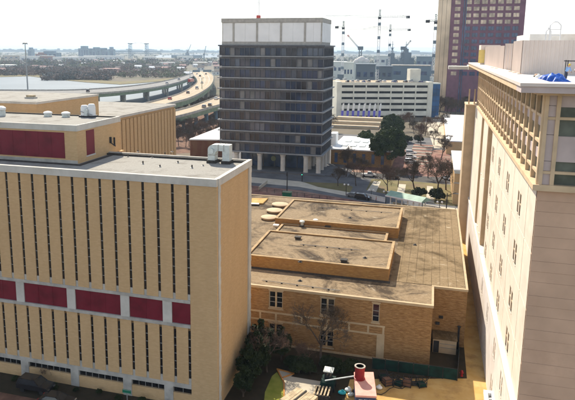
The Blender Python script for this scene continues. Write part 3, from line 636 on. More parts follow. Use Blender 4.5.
# roof screen of ribbed sheet
def ribbed(a, b, z0, z1, name='screen_wall', pit=.5):
    a, b = Vector(a), Vector(b); L = (b-a).length; n = max(2, int(L/pit)); d = (b-a)/n; nrm = Vector((d.y, -d.x)).normalized(); mb = MB(); prev = None
    for k in range(n):
        for t, h in ((0, 0), (.6, 0), (.7, .07), (.9, .07)):
            p = a+d*(k+t)+nrm*h
            if prev is not None: mb.quad((prev.x, prev.y, z0), (p.x, p.y, z0), (p.x, p.y, z1), (prev.x, prev.y, z1))
            prev = p
    mb.quad((a.x, a.y, z1), (b.x, b.y, z1), (b.x-nrm.x*.3, b.y-nrm.y*.3, z1), (a.x-nrm.x*.3, a.y-nrm.y*.3, z1))
    mb.quad((b.x-nrm.x*.3, b.y-nrm.y*.3, z0), (a.x-nrm.x*.3, a.y-nrm.y*.3, z0), (a.x-nrm.x*.3, a.y-nrm.y*.3, z1), (b.x-nrm.x*.3, b.y-nrm.y*.3, z1))
    return mb.build(name, 'screen_wall', Rb)
ribbed((8.9, 128), (9.6, 99), 42, 45.7); ribbed((9.6, 99), (10.6, 97.6), 42, 46.0); ribbed((10.6, 97.6), (10.5, 86.5), 42, 46.3); ribbed((10.5, 86.5), (46, 86.5), 42, 46.3)
sb = B(8.1, 11.6, 128.2, 134, 42, 46.0).build('stair_box', 'screen_wall', Rb); q0, q1 = gy(478, 63, 128.2), gy(485.5, 50, 128.2); B(q0.x, q1.x, 128.1, 128.2, q0.z, q1.z).build('window', 'yellow_pane', sb); 
B(14, 46, 108, 125, 42, 47.6).build('plant_room', 'white_membrane', Rb)
B(22, 46, 104, 107.9, 42, 48.6).build('plant_room', 'tan_frame', Rb)
gr = MB()
def loop(x0, x1, y, z0, z1, r=.09):
    pts = [(x0, y, z0), (x0, y, z1-.5), (x0+.5, y, z1), (x1-.5, y, z1), (x1, y, z1-.5), (x1, y, z0)]
    for p, q in zip(pts, pts[1:]): gr.tube(p, q, r, r, 5)
a, b = gy(550, 30, 104.5), gy(561.5, 22, 104.5); loop(a.x, b.x, 104.5, 46, b.z); gr.tube((a.x, 104.5, b.z-1.1), (b.x, 104.5, b.z-1.1), .07, .07, 5); gr.tube((a.x, 104.5, b.z-2), (b.x, 104.5, b.z-2), .07, .07, 5)
a, b = gy(546, 35, 104.5), gy(551.5, 28, 104.5); loop(a.x, b.x, 104.5, 46, b.z)
gr.build('guard_rail', 'crane_paint', Rb)
# things lying on the roof strip
for k, (x, y) in enumerate([(492, 69.5), (496, 70.5), (510, 74), (514, 75), (519, 76.5), (537, 77)]):
    c = gz(x, y, 42.0); v = thing('roof_ballast', 'dark ballast block on the white roof strip under the ribbed screen, '+ORD[k], 'block', c, 'ballast blocks on the roof strip')
    B(c.x-.35, c.x+.35, c.y-.5, c.y+.5, 42.0, 42.15).build('pad', 'tar', v); B(c.x-.22, c.x+.22, c.y-.38, c.y+.38, 42.15, 42.34).build('block', 'mauve_panel', v)

# ================================================================== DARK OFFICE TOWER
TX0, TX1, TF, TB = -77.0, -38.3, 217.5, 240.
T = thing('office_tower', 'dark glass office tower on columns with pale mechanical storey on top', 'tower', (-57.5, TF, 0))
TZ0, TZ1 = 6.9, 46.1; NF = 10; fh = (TZ1-TZ0)/NF
B(TX0+.6, TX1-.6, TF+.6, TB-.6, TZ0, TZ1).build('core', 'dark_void', T)
nb, ns = 20, 12; bw = (TX1-TX0)/nb; sw = (TB-TF)/ns
pf = B(-bw/2+.1, bw/2-.1, 0, .15, .0, fh-.7).mesh('window_pane', 'tower_glass'); ps = B(-.15, 0, -sw/2+.1, sw/2-.1, 0, fh-.7).mesh('window_pane', 'tower_glass')
mf = B(-.1, .1, -.12, .4, 0, fh-.7).mesh('mullion', 'tower_mullion'); ms = B(-.4, .12, -.1, .1, 0, fh-.7).mesh('mullion', 'tower_mullion')
for f in range(NF):
    z = TZ0+f*fh
    bd = B(TX0-.7, TX1+.7, TF-.7, TB+.7, z-.02, z+.4).build('floor_band', 'tower_band', T)
    for k in range(nb):
        piece('window_pane', pf, T, (TX0+bw*(k+.5), TF+.3, z+.5), m=rnd.choice(['tower_glass', 'tower_glass', 'tower_glass_brown', 'tower_glass_brown', 'tower_glass_pale'] if rnd.random() > .05 else ['tower_blind']))
    for k in range(ns):
        piece('window_pane', ps, T, (TX1-.3, TF+sw*(k+.5), z+.5), m='tower_glass_blue' if (f in (2, 3, 5, 6) and k < 6 and rnd.random() < .75) else 'tower_glass')
    mb = MB()
    for k in range(nb+1): mb.box(TX0+bw*k-.1, TX0+bw*k+.1, TF-.02, TF+.6, z+.45, z+fh-.15)
    for k in range(1, ns+1): mb.box(TX1-.6, TX1+.02, TF+sw*k-.1, TF+sw*k+.1, z+.45, z+fh-.15)
    mb.box(TX0, TX1, TF+.05, TF+.5, z+fh-.75, z+fh-.15); mb.box(TX1-.5, TX1-.05, TF+.5, TB, z+fh-.75, z+fh-.15)
    mb.build('mullion', 'tower_mullion', bd)
B(TX0-.5, TX1+.5, TF-.5, TB+.5, TZ1-.15, TZ1+.35).build('roof_band', 'tower_mullion', T)
ph0, ph1, pfy, pby = TX0+.6, TX1-.9, TF+.8, TB-3.2
B(ph0, ph1, pfy+.3, pby, TZ1+.35, 55.2).build('penthouse', 'penthouse_frame', T)
bx = [ph0]+[gy(x, 30, pfy).x for x in (233.5, 257, 281, 305)]+[ph1]
for a, b in zip(bx, bx[1:]):
    n = 2 if b-a > 5 else 1
    for k in range(n): B(a+.35+(b-a-.7)*k/n+.02, a+.35+(b-a-.7)*(k+1)/n-.02, pfy+.12, pfy+.3, TZ1+1.5, 54.3).build('louvre_panel', 'penthouse_panel', T)
    B(b-.35, b+.35 if b < ph1 else b, pfy-.05, pfy+.3, TZ1+.35, 54.4).build('penthouse_post', 'penthouse_frame', T)
B(ph0, ph1, pfy, pfy+.3, TZ1+.35, TZ1+1.45).build('louvre_base', 'penthouse_frame', T)
for k in range(5): B(ph1, ph1+.15, pfy+.4+(pby-pfy)*k/5, pfy+(pby-pfy)*(k+1)/5, TZ1+1.4, 54.3).build('louvre_panel', 'penthouse_panel', T)
B(ph0-.15, ph1+.2, pfy-.15, pby+.15, 54.4, 55.9).build('parapet', 'penthouse_frame', T)
cxs = [gy(x, 165, TF+1).x for x in (237, 260, 283, 306)]
for x in cxs+[TX1-.9]:
    for j in range(4):
        if j and x < cxs[-1]: continue
        y = TF+.6+j*6.8; MB().lathe((x, y, 0), [(1.0, 0), (.85, 1), (.85, TZ0-1.2), (1.2, TZ0-.2)], 12).build('column', 'pale_concrete', T)
B(TX0+6, TX1-6, TF+8, TB-3, 0, TZ0-.1).build('lobby', 'navy_window', T)
for k in range(7): B(TX0+6+(TX1-TX0-12)*k/6-.15, TX0+6+(TX1-TX0-12)*k/6+.15, TF+7.8, TF+8, 0, TZ0-.1).build('lobby_mullion', 'tower_mullion', T)
B(TX0-1.5, TX1+2, TF-3, TB+2, .02, .5).build('plinth', 'plaza', T)
for k in range(5): B(TX1+2+1.6*k, TX1+3.6+1.6*k, TF-2, TB+1, .02, .42-.08*k).build('step', 'plaza', T)
# round mark over the lobby
q = gy(273.5, 158.5, TF+7.7); MB().tube((q.x, TF+7.6, q.z), (q.x, TF+7.75, q.z), 1.0, 1.0, 20).build('roundel', 'girder_green', T)
an = thing('antenna_mast', 'thin lattice radio antenna on top of the dark tower', 'antenna', (gy(258.5, 18, 226).x, 226, 55.9))
ax = gy(258.5, 18, 226).x
mb = MB()
for dx, dy in ((-.35, -.3), (.35, -.3), (0, .4)): mb.tube((ax+dx, 226+dy, 55.2), (ax+dx*.6, 226+dy*.6, 66), .09, .07, 5)
for k in range(9): mb.tube((ax-.35+.02*k, 225.7, 56+k*1.1), (ax+.33-.02*k, 225.7, 57.1+k*1.1), .06, .06, 4); mb.tube((ax+.33-.02*k, 225.7, 57.1+k*1.1), (ax-.33+.02*k, 225.7, 57.1+k*1.1), .05, .05, 4)
mb.build('mast', 'crane_paint', an); B(ax-.7, ax+.7, 225.5, 226.5, 55.9, 57.3).build('equipment_box', 'crane_red', an)
MB().tube((ax-.2, 226, 65), (ax-1.4, 226, 63.6), .08, .08, 5).tube((ax, 226, 62), (ax+1, 226, 61), .08, .08, 5).build('aerial', 'crane_paint', an)

# ================================================================== MID-GROUND BUILDINGS
def flat_building(name, label, x0, x1, y0, y1, h, wall, roof, roof_over=.3, wins=None, cat='building'):
    t = thing(name, label, cat, ((x0+x1)/2, y0, 0))
    B(x0, x1, y0, y1, 0, h).build('wall', wall, t); B(x0-roof_over, x1+roof_over, y0-roof_over, y1+roof_over, h, h+.45).build('roof', roof, t)
    return t
# low hall with white roof right of the tower
p = gz(343, 166); hb = flat_building('low_hall', 'low brown brick hall with white flat roof and skylights beside the oak', -38, -14.5, 238.5, 275, 6.2, 'brown_brick', 'white_roof')
for k in range(6):
    for j in range(2):
        x = -35+3.6*k; y = 245+12*j; B(x, x+2.2, y, y+6, 6.65, 7.0).build('skylight', 'galv', hb)
for k in range(6): B(-36.5+3.6*k, -35.3+3.6*k, 238.4, 238.52, 1.2, 5).build('window', 'navy_window', hb)
q = gz(329, 149, 6.6); B(q.x-1.2, q.x+1.2, 246, 252, 6.66, 11.5).build('roof_tower', 'white_roof', hb)
# curved white fins
for k in range(8):
    c = gz(342+5.3*k, 119.5); c.y += 0
    v = thing('banner_fin', ('leftmost' if k == 0 else 'rightmost' if k == 7 else ['second', 'third', 'fourth', 'fifth', 'sixth', 'seventh'][k-1]+' from left')+' of eight curved white and blue fins before the garage', 'fin', c, 'curved fins in front of the garage')
    for nme, m, t0, t1 in (('lower_panel', 'banner_blue', .12, .55), ('upper_panel', 'white_paint', .55, 1.0)):
        pr = []; H = 10.5
        for s, w in ((-1, 1), (1, 1)):
            seg = [t0+(t1-t0)*i/5 for i in range(6)]
            if s > 0: seg = seg[::-1]
            for t in seg: pr.append(Vector((s*(.5+.25*math.sin(math.pi*t))+.7*(t**2.5), 0, H*t)))
        MB().extr(pr, (c.x, c.y, 0), (0, .5, 0)).build(nme, m, v)
    MB().tube((c.x, c.y+.25, 0), (c.x, c.y+.25, 2), .3, .3, 6).build('post', 'metal_bar', v)
fl = [gz(334, 122), gz(372, 122)]
t = thing('terrace_block', 'low tan terraced block below the row of fins', 'building', (-55, 372, 0))
for k, (z, y) in enumerate(((3.4, 378), (2.2, 366), (1.1, 355))): B(-58, -30, y, y+11.9, 0, z).build('terrace', 'tan_shaft', t); B(-58.1, -29.9, y-.2, y+.6, z, z+.7).build('parapet', 'path', t)
# garage, turned a little to the grid
ga, gb_ = gz(336, 117.5), gz(431, 117.5); gd_ = (gb_-ga); gl = gd_.length; rz = math.atan2(gd_.y, gd_.x)
Gt = thing('parking_garage', 'long cream parking garage with dark horizontal openings and rooftop cars', 'garage', ga, None, rz)
GH = 23.5; NFl = 6; fhg = GH/NFl
B(0.6, gl-.6, .6, 40, 0, GH-.8).build('core', 'dark_void', Gt)
B(.6, gl-.6, .6, 40, GH-.8, GH-.5).build('roof_deck', 'ramp_tan', Gt)
nby = 7; gw = gl-6
for f in range(NFl): B(3, gl-3, 0, .6, f*fhg+ (2.0 if f else 0), f*fhg+fhg+.45 if f < NFl-1 else GH).build('spandrel', 'garage_concrete', Gt) if f else B(3, gl-3, 0, .6, 1.2, fhg+.45).build('spandrel', 'garage_concrete', Gt)
for k in range(nby+1): x = 3+gw*k/nby; B(x-.35, x+.35, -.12, .62, 0, GH-.02).build('pier', 'garage_concrete', Gt)
B(0, 3, -.3, 12, 0, GH+.4).build('end_wall', 'garage_concrete', Gt); B(gl-3, gl, -.3, 12, 0, GH+.4).build('end_wall', 'garage_concrete', Gt)
B(0, .6, 12, 40, 0, GH).build('end_wall', 'garage_concrete', Gt); B(gl-.6, gl, 12, 40, 0, GH).build('end_wall', 'garage_concrete', Gt)
B(gl-11, gl-3.5, 16, 23, GH-.5, GH+8.5).build('stair_tower', 'garage_concrete', Gt)
sg = thing('glass_stair_tower', 'blue glass stair tower at the right end of the garage', 'stair tower', gz(434.8, 117.5), None, rz)
B(-2.5, 2.5, 0, 6, 0, 22.5).build('core', 'dark_void', sg)
for k in range(6):
    for j in range(2): B(-2.5+2.5*j+.05, -2.5+2.5*j+2.45, -.12, 0, 3.75*k+.08, 3.75*k+3.68).build('window_pane', 'blue_glass', sg)
B(-2.7, 2.7, -.3, 6.2, 22.5, 23.2).build('cap', 'galv', sg)
# purple office tower at upper right
mc = gd(448, 60, 480); mrz = -R(1.5)
Mt = thing('highrise', 'purple-brown highrise with grid of pale windows and golden glass edge', 'highrise', (mc.x, mc.y, 0), None, mrz)
MW, MH = 35.8, 108
B(0, MW, 0, 36, 0, MH).build('wall', 'purple_stone', Mt)
for k in range(3): B(-6.6+2.2*k, -6.6+2.2*k+2.08, .8-.0, 36, 0, MH-8).build('glass_edge', 'gold_glass', Mt)
Mt.scale = (1.39, 1.39, 1.39)
wf = B(-1.5, 1.5, -.12, .04, -.25, 2.2).mesh('window_surround', 'purple_stone')
wl = B(-1.35, -.06, -.2, .05, 0, 1.95).box(.06, 1.35, -.2, .05, 0, 1.95).mesh('window', 'tan_window')
mcx = [3.2]+[8.6+3.85*k for k in range(7)]
for r in range(33):
    z = 6+3.32*r
    if z > MH-3 or z < 18: continue
    for j, x in enumerate(mcx): piece('window', wl, Mt, (x, 0, z), m='navy_window' if z < 45 and j else 'tan_window')  # lower rows coloured navy to stand in for what the glass reflects
for x in (6.2, 7.2): B(x, x+.5, -.3, 0, 0, MH).build('rib', 'navy_window', Mt)
# white roofed pair between plaza and hotel
w1 = flat_building('white_roof_building', 'plain brown building with bright white roof, the farther of the pair beside the tan shaft', 6.3, 18, 280, 395, 5.6, 'tan_brick', 'white_roof', .3)
q = gz(449.5, 119, 6)
w2 = flat_building('white_roof_building', 'tan brick building with bright white roof, the nearer of the pair beside the tan shaft', 7.0, 18, 186.5, 222, 10.2, 'tan_brick', 'white_roof', .3)
for z in (3.2, 6.4): B(6.9, 18.05, 186.4, 186.5, z, z+.35).build('stone_band', 'concrete', w2)
B(6.9, 18.1, 186.35, 186.5, 9.4, 10.2).build('fascia', 'galv', w2)
# white wedge roof left of the tower
wb = thing('white_roof_building', 'red brick shed with bright white wedge roof left of the dark tower', 'building', (-88, 228, 0))
pts = [tuple(gz(x, y, 7))[:2] for x, y in ((190, 140), (222, 140.5), (222, 127), (218, 129))]
MB().prism(pts, 0, 7).build('wall', 'red_brick', wb); c0 = Vector((sum(p[0] for p in pts)/4, sum(p[1] for p in pts)/4)); MB().prism([tuple(c0+(Vector(p)-c0)*1.03) for p in pts], 7, 7.5).build('roof', 'white_roof', wb)
# tram shelter
a, b = gz(388, 206), gz(420, 213); d = b-a; sr = math.atan2(d.y, d.x); sl_ = d.length
sh = thing('tram_shelter', 'long open tram shelter with pale green pitched roof and white posts', 'shelter', a, None, sr)
for s in (0, 1):
    for k in range(6): x = .5+(sl_-1)*k/5; B(x-.13, x+.13, .3+3.0*s, .56+3.0*s, .3, 3.0).build('post', 'white_paint', sh)
MB().extr([Vector((0, -.6, 3.0)), Vector((0, 4.4, 3.0)), Vector((0, 4.4, 3.25)), Vector((0, 1.9, 4.3)), Vector((0, -.6, 3.25))], (-.6, 0, 0), (sl_+1.2, 0, 0)).build('roof', 'green_roof', sh)
B(-.7, sl_+.7, -.72, -.6, 2.9, 3.3).build('gutter', 'white_paint', sh); B(0, sl_, 2.4, 2.8, .3, .8).build('bench', 'plank', sh); B(-1, sl_+1, -.8, 4.6, 0.03, .3).build('platform', 'path', sh)
# low white wall along the tram line
for k, (p, q, lab) in enumerate((((365, 198), (385, 202.5), 'low white wall left of the tram shelter'), ((423, 209), (440, 212), 'low white wall right of the tram shelter'))):
    a, b = gz(*p), gz(*q); d = b-a; v = thing('low_wall', lab, 'wall', a, None, math.atan2(d.y, d.x)); B(0, d.length, 0, .4, 0, 1.3).build('wall', 'white_paint', v); B(-.1, d.length+.1, -.06, .46, 1.3, 1.45).build('coping', 'pale_concrete', v)


# ================================================================== HIGHWAY RAMPS
def catmull(P, n=6):
    P = [Vector(p) for p in P]; Q = [P[0]*2-P[1]]+P+[P[-1]*2-P[-2]]; o = []
    for i in range(1, len(Q)-2):
        for k in range(n):
            t = k/n; a, b, c, d = Q[i-1:i+3]
            o.append(.5*((2*b)+(c-a)*t+(2*a-5*b+4*c-d)*t*t+(3*b-a-3*c+d)*t**3))
    return o+[P[-1]]
def ribbon(pl, pr, z0, z1):
    mb = MB(); n = len(pl); i = len(mb.v)
    for a, b in zip(pl, pr): mb.v += [(a.x, a.y, z0), (b.x, b.y, z0), (b.x, b.y, z1), (a.x, a.y, z1)]
    for k in range(n-1):
        p = i+4*k; q = p+4
        for s in range(4): mb.f.append((p+s, p+(s+1) % 4, q+(s+1) % 4, q+s))
    mb.f.append((i, i+3, i+2, i+1)); mb.f.append((i+4*n-4, i+4*n-3, i+4*n-2, i+4*n-1)); return mb
def ramp(name, label, pairs, z, top, gdepth=2.2, pier_every=5, pier_mat='concrete', lanes=2):
    L = catmull([gz(*a, z) for a, b in pairs]); Rr = catmull([gz(*b, z) for a, b in pairs])
    t = thing(name, label, 'ramp', (L[0].x, L[0].y, 0))
    ins = lambda A, C, d: [a+(c-a).normalized()*d for a, c in zip(A, C)]
    ribbon(L, Rr, z-.5, z).build('deck', top, t)
    for a, c in ((L, Rr), (Rr, L)):
        ribbon(ins(a, c, .3), ins(a, c, 1.0), z-.5-gdepth, z-.5).build('girder', 'girder_green', t)
        ribbon(ins(a, c, -.05), ins(a, c, .35), z-.4, z+.95).build('barrier', 'concrete', t)
    C1 = [a.lerp(b, .5) for a, b in zip(L, Rr)]
    for q in range(1, lanes):
        A1 = [a.lerp(b, q/lanes) for a, b in zip(L, Rr)]; ribbon(ins(A1, Rr, -.12), ins(A1, Rr, .12), z+.004, z+.012).build('lane_line', 'white_paint', t)
    for k in range(2, len(L)-1, pier_every):
        a, b = L[k].lerp(Rr[k], .2), L[k].lerp(Rr[k], .8); d = (b-a).normalized()
        ca, cb = L[k].lerp(Rr[k], .05), L[k].lerp(Rr[k], .95); n_ = Vector((-d.y, d.x, 0))*.8
        c = MB().prism([(ca+n_)[:2], (ca-n_)[:2], (cb-n_)[:2], (cb+n_)[:2]], z-.5-gdepth-1.4, z-.5-gdepth).build('pier_cap', pier_mat, t)
        for s in (.12, .5, .88):
            e = L[k].lerp(Rr[k], s); MB().tube((e.x, e.y, 0), (e.x, e.y, z-.5-gdepth-1.4), 1.1, 1.0, 8).build('pier', pier_mat, t)
    return L, Rr
bridge_pairs = [((-30, 90.5), (-30, 95)), ((30, 90.7), (30, 95)), ((70, 90.5), (72, 94.8)), ((100, 89), (104, 93.4)), ((130, 86.5), (135, 90.5)), ((155, 83.2), (161, 86.8)), ((174, 79.2), (180, 82.2)), ((187, 75.4), (192, 77.5)), ((196, 72.2), (200, 73.6)), ((201, 70.3), (204, 71.2))]
ramp('highway_bridge', 'grey highway bridge on piers crossing the river', bridge_pairs, 11, 'road_grey', 2.2, 5, lanes=3)
tan_pairs = [((143, 104.5), (146, 110)), ((168, 98), (172, 103.5)), ((183, 92.5), (190, 98.5)), ((192, 87), (203, 92)), ((197, 82.5), (211, 85.5)), ((196.5, 79), (213.5, 79.5)), ((194, 76), (212.5, 75.5)), ((193, 73.6), (209, 73)), ((192, 71.8), (206, 71))]
tl, tr = ramp('highway_ramp', 'wide tan curving highway ramp with green side girder', tan_pairs, 12, 'ramp_tan', 2.8, 7, lanes=4)
low_pairs = [((150, 119), (150, 126)), ((169, 113), (169, 119.5)), ((190, 107.5), (190, 114)), ((205, 102), (207, 109)), ((219, 96.5), (222, 105)), ((238, 90), (243, 100))]
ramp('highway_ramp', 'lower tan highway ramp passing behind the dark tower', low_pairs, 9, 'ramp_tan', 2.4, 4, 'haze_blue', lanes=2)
sgn = thing('sign_gantry', 'pale overhead sign gantry spanning the tan highway ramp', 'sign gantry', gz(202, 76.5, 12))
a, b = gz(190, 78, 12), gz(214, 77.5, 12)
for p in (a, b): MB().tube((p.x, p.y, 0), (p.x, p.y, 20.5), .4, .35, 8).build('post', 'galv', sgn)
d = (b-a); MB().tube((a.x, a.y, 19.5), (b.x, b.y, 19.5), .35, .35, 6).tube((a.x, a.y, 20.3), (b.x, b.y, 20.3), .3, .3, 6).build('beam', 'galv', sgn)
for t0, t1 in ((.12, .42), (.55, .9)):
    p, q = a.lerp(b, t0), a.lerp(b, t1); MB().prism([(p.x, p.y-.8), (q.x, q.y-.8), (q.x, q.y-.5), (p.x, p.y-.5)], 18.4, 20.9).build('sign_panel', 'haze_blue', sgn)
c = gz(202, 89, 12); lp = thing('ramp_pole', 'slim pole standing on the tan highway ramp', 'pole', c); MB().tube(c, c+Vector((0, 0, 9)), .3, .2, 6).build('post', 'girder_green', lp); MB().tube(c+Vector((0, 0, 9)), c+Vector((2.4, 0, 9.4)), .15, .12, 5).build('arm', 'girder_green', lp)
# high mast light at the river
c = gz(28, 93); hm = thing('high_mast_light', 'tall slender high mast light standing over the river', 'light mast', c); top = gd(28, 43.5, math.hypot(c.x, c.y)).z
MB().tube(c, (c.x, c.y, top), .75, .4, 10).build('mast', 'metal_bar', hm); MB().lathe((c.x, c.y, top-.4), [(.5, 0), (2.4, .3), (2.4, .9), (.6, 1.3)], 12).build('lamp_ring', 'steel_dark', hm)
for k in range(6): t = k*math.pi/3; B(c.x+2.2*math.cos(t)-.4, c.x+2.2*math.cos(t)+.4, c.y+2.2*math.sin(t)-.4, c.y+2.2*math.sin(t)+.4, top-1.0, top-.2).build('lamp', 'galv', hm)

# ================================================================== VEHICLES
def car_proto(kind):
    """car along +X, length ~4.6"""
    if kind == 'pickup':
        prof = [(-2.7, .45), (-2.7, 1.05), (-.55, 1.1), (-.4, 1.12), (1.2, 1.12), (2.55, 1.0), (2.7, .8), (2.7, .45)]
        cab = [(-.6, 1.1), (-.45, 1.78), (.6, 1.8), (1.35, 1.12)]; wb = 1.75; W = .97
    elif kind == 'suv':
        prof = [(-2.4, .45), (-2.42, 1.05), (-2.3, 1.15), (1.1, 1.15), (2.2, 1.02), (2.4, .8), (2.4, .45)]
        cab = [(-2.3, 1.14), (-2.05, 1.78), (.3, 1.8), (1.15, 1.14)]; wb = 1.45; W = .95
    else:
        prof = [(-2.3, .4), (-2.32, .85), (-2.2, .98), (-1.6, 1.0), (1.0, .97), (2.1, .82), (2.3, .65), (2.3, .4)]
        cab = [(-1.85, .98), (-1.2, 1.42), (.15, 1.45), (1.05, .97)]; wb = 1.4; W = .9
    parts = []
    mb = MB(); mb.extr([Vector((x, 0, z)) for x, z in prof][::-1], (0, -W, 0), (0, 2*W, 0))
    if kind == 'pickup': mb.box(-2.6, -.65, -W+.1, W-.1, 1.051, 1.07)
    parts.append(('body', mb, 'car_white'))
    gl = MB(); n = len(cab); i0 = 0
    lo = [Vector((x, -W+.04, z)) for x, z in (cab[0], cab[-1])]
    b0, b1, t0, t1 = cab[0], cab[3], cab[1], cab[2]
    v = [(b0[0], -W+.03, b0[1]), (b1[0], -W+.03, b1[1]), (b1[0], W-.03, b1[1]), (b0[0], W-.03, b0[1]), (t0[0], -W+.2, t0[1]), (t1[0], -W+.2, t1[1]), (t1[0], W-.2, t1[1]), (t0[0], W-.2, t0[1])]
    gl.v = v; gl.f = [(3, 2, 1, 0), (4, 5, 6, 7), (0, 1, 5, 4), (1, 2, 6, 5), (2, 3, 7, 6), (3, 0, 4, 7)]
    parts.append(('windows', gl, 'car_glass'))
    rf = MB(); rf.box(t0[0]-.03, t1[0]+.03, -W+.18, W-.18, t0[1]-.02, t0[1]+.05)
    for (p, q) in ((0, 4), (1, 5), (2, 6), (3, 7)): rf.tube(v[p], v[q], .05, .05, 4)
    parts.append(('roof', rf, 'car_white'))
    for sx in (-wb, wb):
        for sy in (-1, 1):
            parts.append(('wheel', MB().tube((sx, sy*(W-.16), .34), (sx, sy*(W+.03), .34), .34, .34, 12), 'tyre'))
    for sy in (-1, 1):
        x = prof[-2][0]; parts.append(('headlight', MB().box(x-.12, x+.03, sy*.62-.2, sy*.62+.2, .62, .8), 'chrome'))
        x = prof[1][0]; parts.append(('tail_light', MB().box(x-.03, x+.12, sy*.68-.15, sy*.68+.15, .7, .9), 'lamp_red'))
    return [(n, m.mesh(n, c), n in ('body', 'roof')) for n, m, c in parts]
CARP = {}
def car(loc, rz, kind, paint, label, group=None, name=None):
    if kind not in CARP: CARP[kind] = car_proto(kind)
    t = thing(name or {'pickup': 'pickup_truck', 'suv': 'parked_car', 'sedan': 'car'}[kind], label, 'pickup' if kind == 'pickup' else 'car', loc, group, rz)
    for n, me, isb in CARP[kind]:
        o = bpy.data.objects.new(n, me); COL.objects.link(o); o.parent = t
        if isb: o.material_slots[0].link = 'OBJECT'; o.material_slots[0].material = M[paint]
    return t
car(gz(38, 389)+Vector((0, -.4, .1)), 0, 'suv', 'car_black', 'black car parked beneath the slit-window facade, farther from the green sign')
car(gz(59, 399.5)+Vector((0.6, -1.2, .1)), .05, 'sedan', 'car_black', 'black car at the bottom edge beneath the slit-window facade, nearer the green sign')
sa = math.atan2((gz(452, 180)-gz(336, 174)).y, (gz(452, 180)-gz(336, 174)).x)
car(gz(369, 176.5), sa, 'pickup', 'car_white', 'white pickup on the street left of the oak trunk')
car(gz(392, 178.5), sa, 'suv', 'car_black', 'dark car on the street right of the white pickup')
for k, (y, nth) in enumerate(((153, 'farthest'), (157.3, 'middle'), (161.7, 'nearest'))): car(gz(411-k*.3, y+1.2), .1, 'suv', 'car_white', f'white parked car beside the brick steps, {nth} of three', 'white cars by the brick steps')
car(gz(447, 179.5), 2.2, 'sedan', 'car_white', 'white car parked beside the nearer white-roofed building')
car(gz(363, 199.5), sa-.3, 'suv', 'car_black', 'black car on the tram street, behind the low white wall')
car(gz(354, 197.3), sa-.3, 'sedan', 'car_grey', 'grey car on the tram street, left of the black one')
for k, (x, y, m) in enumerate(((428, 117, 'car_grey'), (437, 117.5, 'car_white'), (446, 116.5, 'car_black'), (453, 116, 'car_grey'))): car(gz(x, y), .3+k, 'sedan', m, ['grey car under the glass stair tower', 'white car right of the blue glass stair tower', 'black car beyond the farther white roof', 'grey car beyond the farther white roof'][k])
# moving traffic on the ramps
traf = [(170, 99.5, 'sedan', 'car_red', 12, 'dark red car at the near end of the tan ramp'), (188, 93.5, 'sedan', 'car_black', 12, 'black car on the tan ramp, second from the near end'), (197, 89, 'suv', 'car_silver', 12, 'silver car midway along the tan ramp'), (202, 83.5, 'sedan', 'car_white', 12, 'white car by the pole on the tan ramp'), (200, 76.8, 'suv', 'car_black', 12, 'black car beneath the sign gantry'), (206, 74.6, 'sedan', 'car_black', 12, 'black car just past the sign gantry'), (197, 74.5, 'sedan', 'car_white', 12, 'white car just past the sign gantry'),
        (167, 84, 'suv', 'car_white', 11, 'white van-like car on the grey bridge, nearer one'), (179, 80.2, 'suv', 'car_silver', 11, 'silver car on the grey bridge, farther one'), (88, 92, 'suv', 'car_black', 11, 'black car on the grey bridge above the roofs'), (210, 106, 'sedan', 'car_black', 9, 'black car on the lower ramp beside the dark tower'), (216, 99.5, 'sedan', 'car_white', 9, 'white car on the lower ramp beside the dark tower'), (204, 107.5, 'sedan', 'car_grey', 9, 'grey car on the lower ramp behind the black one')]
for (x, y, kd, m, z, lab) in traf:
    a = gz(x, y, z); b = gz(x+3, y-2.4, z); t = car(a+Vector((0, 0, .02)), math.atan2((b-a).y, (b-a).x), kd, m, lab); t.scale = (1.25, 1.25, 1.25)
# red lorry
c = gz(191, 82.8, 12); lo = thing('lorry', 'long bright red box lorry on the highway', 'lorry', c, None, math.atan2((gz(194, 81.6, 12)-gz(188, 82.8, 12)).y, (gz(194, 81.6, 12)-gz(188, 82.8, 12)).x))
B(-7, 4.2, -1.25, 1.25, 1.1, 4).build('trailer', 'car_red', lo); B(4.8, 7, -1.2, 1.2, .6, 3.3).build('cab', 'car_red', lo); B(6.2, 7.03, -1.05, 1.05, 2.0, 3.0).build('windscreen', 'car_glass', lo)
for x in (-6, -4.8, 3.2, 5.8):
    for s in (-1, 1): MB().tube((x, s*.9, .5), (x, s*1.25, .5), .5, .5, 10).build('wheel', 'tyre', lo)
# cars on the garage roof
gm = Matrix.Rotation(rz, 4, 'Z')
for k in range(14):
    p = ga+(gm @ Vector((8+3.9*k+(k % 3)*.6, 5+(k*7 % 5)*2.6, 0))); p.z = GH-.5
    car(p, rz+math.pi/2+.02*(k % 3), 'sedan' if k % 2 else 'suv', ['car_black', 'car_white', 'car_grey', 'car_silver', 'car_blue'][k*3 % 5], 'car parked on the open top deck of the garage, '+ORD[k], 'cars on the garage roof')

